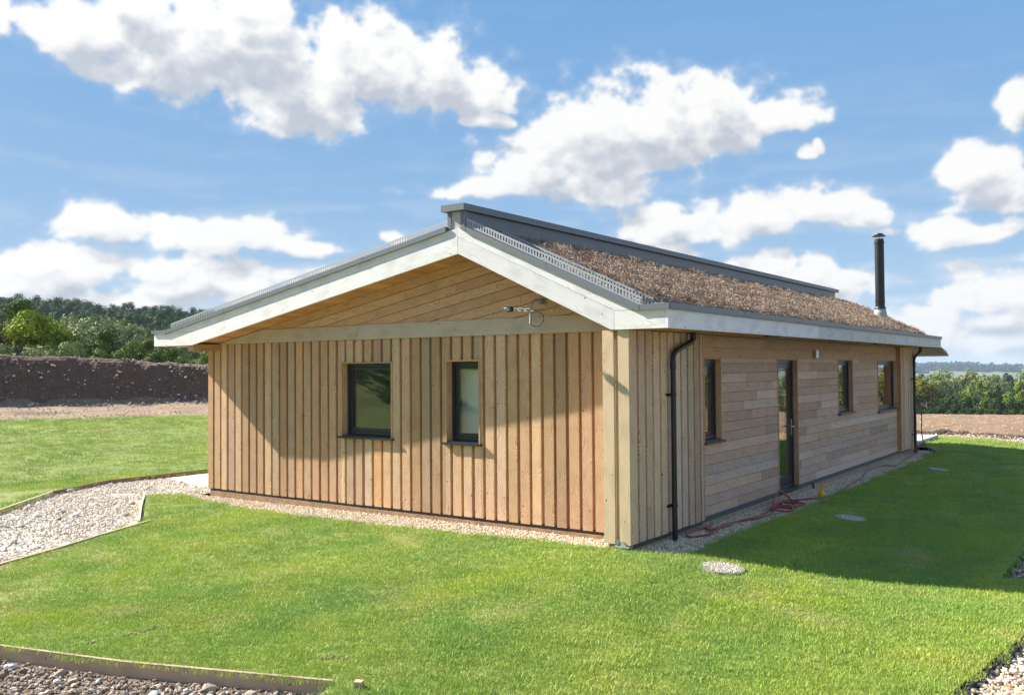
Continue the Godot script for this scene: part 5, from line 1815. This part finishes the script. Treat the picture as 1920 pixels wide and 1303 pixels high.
	mb.tube(smooth(h.call(run), 5), 0.0135, 8, red)
	var hose := part("hose", mb, M.hose, self)
	tag(hose, "dark red hose lying in loops on the gravel along the long wall", "hose")
	mb = Mb.new()
	mb.tube(smooth([Vector3(0.33, -0.12, -3.42), Vector3(0.33, 0.03, -3.48), Vector3(0.34, 0.13, -3.60), Vector3(0.34, 0.15, -3.72), Vector3(0.34, 0.09, -3.93), Vector3(0.33, -0.03, -4.22), Vector3(0.33, -0.12, -4.36)]), 0.0135, 8, red)
	part("raised_loop", mb, M.hose, hose)
	mb = Mb.new()
	mb.tube(smooth([Vector3(0.13, 1.05, -14.40), Vector3(0.18, 1.09, -14.40), Vector3(0.24, 0.98, -14.41), Vector3(0.24, 0.5, -14.42), Vector3(0.27, 0.18, -14.40), Vector3(0.42, -0.04, -14.28), Vector3(0.52, -0.13, -14.05), Vector3(0.42, -0.13, -13.8), Vector3(0.22, -0.13, -13.95), Vector3(0.16, 0.02, -14.0), Vector3(0.2, 0.10, -13.95), Vector3(0.28, -0.02, -13.8), Vector3(0.22, -0.13, -13.6), Vector3(0.3, -0.13, -12.9)]), 0.0135, 8, Color(0.22, 0.07, 0.045))
	tag(part("hose", mb, M.hose, self), "brown-red hose hanging from a tap at the far corner of the house", "hose")
	# yellow spray gun stood on the gravel
	var g := holder("spray_gun", self, Vector3(0.46, gh(0.46, -5.42) - 0.04, -5.42))
	g.rotation.y = 0.5
	tag(g, "yellow plastic hose spray gun standing on the gravel by the door", "spray gun")
	mb = Mb.new()
	mb.lathe([Vector2(0.0, 0.0), Vector2(0.055, 0.0), Vector2(0.06, 0.02), Vector2(0.048, 0.06), Vector2(0.026, 0.095), Vector2(0.022, 0.14), Vector2(0.0, 0.145)], Vector3.ZERO, 18, Color.WHITE)
	part("body", mb, M.yellow_plastic, g)
	mb = Mb.new()
	mb.tube(smooth([Vector3(0, 0.12, 0), Vector3(0.005, 0.165, 0.0), Vector3(0.03, 0.19, 0), Vector3(0.085, 0.195, 0)]), 0.021, 12, Color.WHITE, 0.028)
	part("nozzle", mb, M.yellow_plastic, g)
	mb = Mb.new()
	mb.tube(smooth([Vector3(-0.02, 0.15, 0), Vector3(-0.055, 0.11, 0), Vector3(-0.062, 0.05, 0), Vector3(-0.05, 0.02, 0)]), 0.008, 8, Color.WHITE)
	part("trigger", mb, M.yellow_plastic, g)


func _ready() -> void:
	# camera, sky, sun, exposure
	var cam := Camera3D.new()
	cam.name = "camera"
	cam.position = EYE
	cam.rotation = Vector3(0.0229, 0.6182, -0.0076)
	cam.fov = 41.983
	cam.near = 0.1
	cam.far = 12000.0
	add_child(cam)
	cam.current = true
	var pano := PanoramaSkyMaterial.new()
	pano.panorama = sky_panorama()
	var sky := Sky.new()
	sky.sky_material = pano
	var env := Environment.new()
	env.background_mode = Environment.BG_SKY
	env.sky = sky
	env.background_energy_multiplier = 0.77
	env.tonemap_mode = Environment.TONE_MAPPER_LINEAR
	env.tonemap_exposure = 2.65
	env.sdfgi_enabled = true
	env.ssao_enabled = true
	env.ssil_enabled = true
	env.fog_enabled = true
	env.fog_density = 0.00015
	env.fog_light_color = Color(0.74, 0.83, 0.95)
	var we := WorldEnvironment.new()
	we.name = "world"
	we.environment = env
	add_child(we)
	var sun := DirectionalLight3D.new()
	sun.name = "sun"
	sun.light_energy = 1.6
	sun.light_color = Color(1.0, 0.965, 0.905)
	sun.light_angular_distance = 0.53
	sun.shadow_enabled = true
	sun.basis = Basis.looking_at(SUN.normalized(), Vector3.UP)
	add_child(sun)

	noise_a.noise_type = FastNoiseLite.TYPE_SIMPLEX_SMOOTH
	noise_a.seed = 5
	noise_a.frequency = 0.03
	noise_a.fractal_octaves = 3
	noise_b.noise_type = FastNoiseLite.TYPE_SIMPLEX_SMOOTH
	noise_b.seed = 8
	noise_b.frequency = 0.02
	noise_b.fractal_octaves = 4
	materials()
	rng.seed = 1001
	build_land()
	rng.seed = 2001
	build_house()
	build_trees()
	far_country()
	rng.seed = 3001
	build_small()
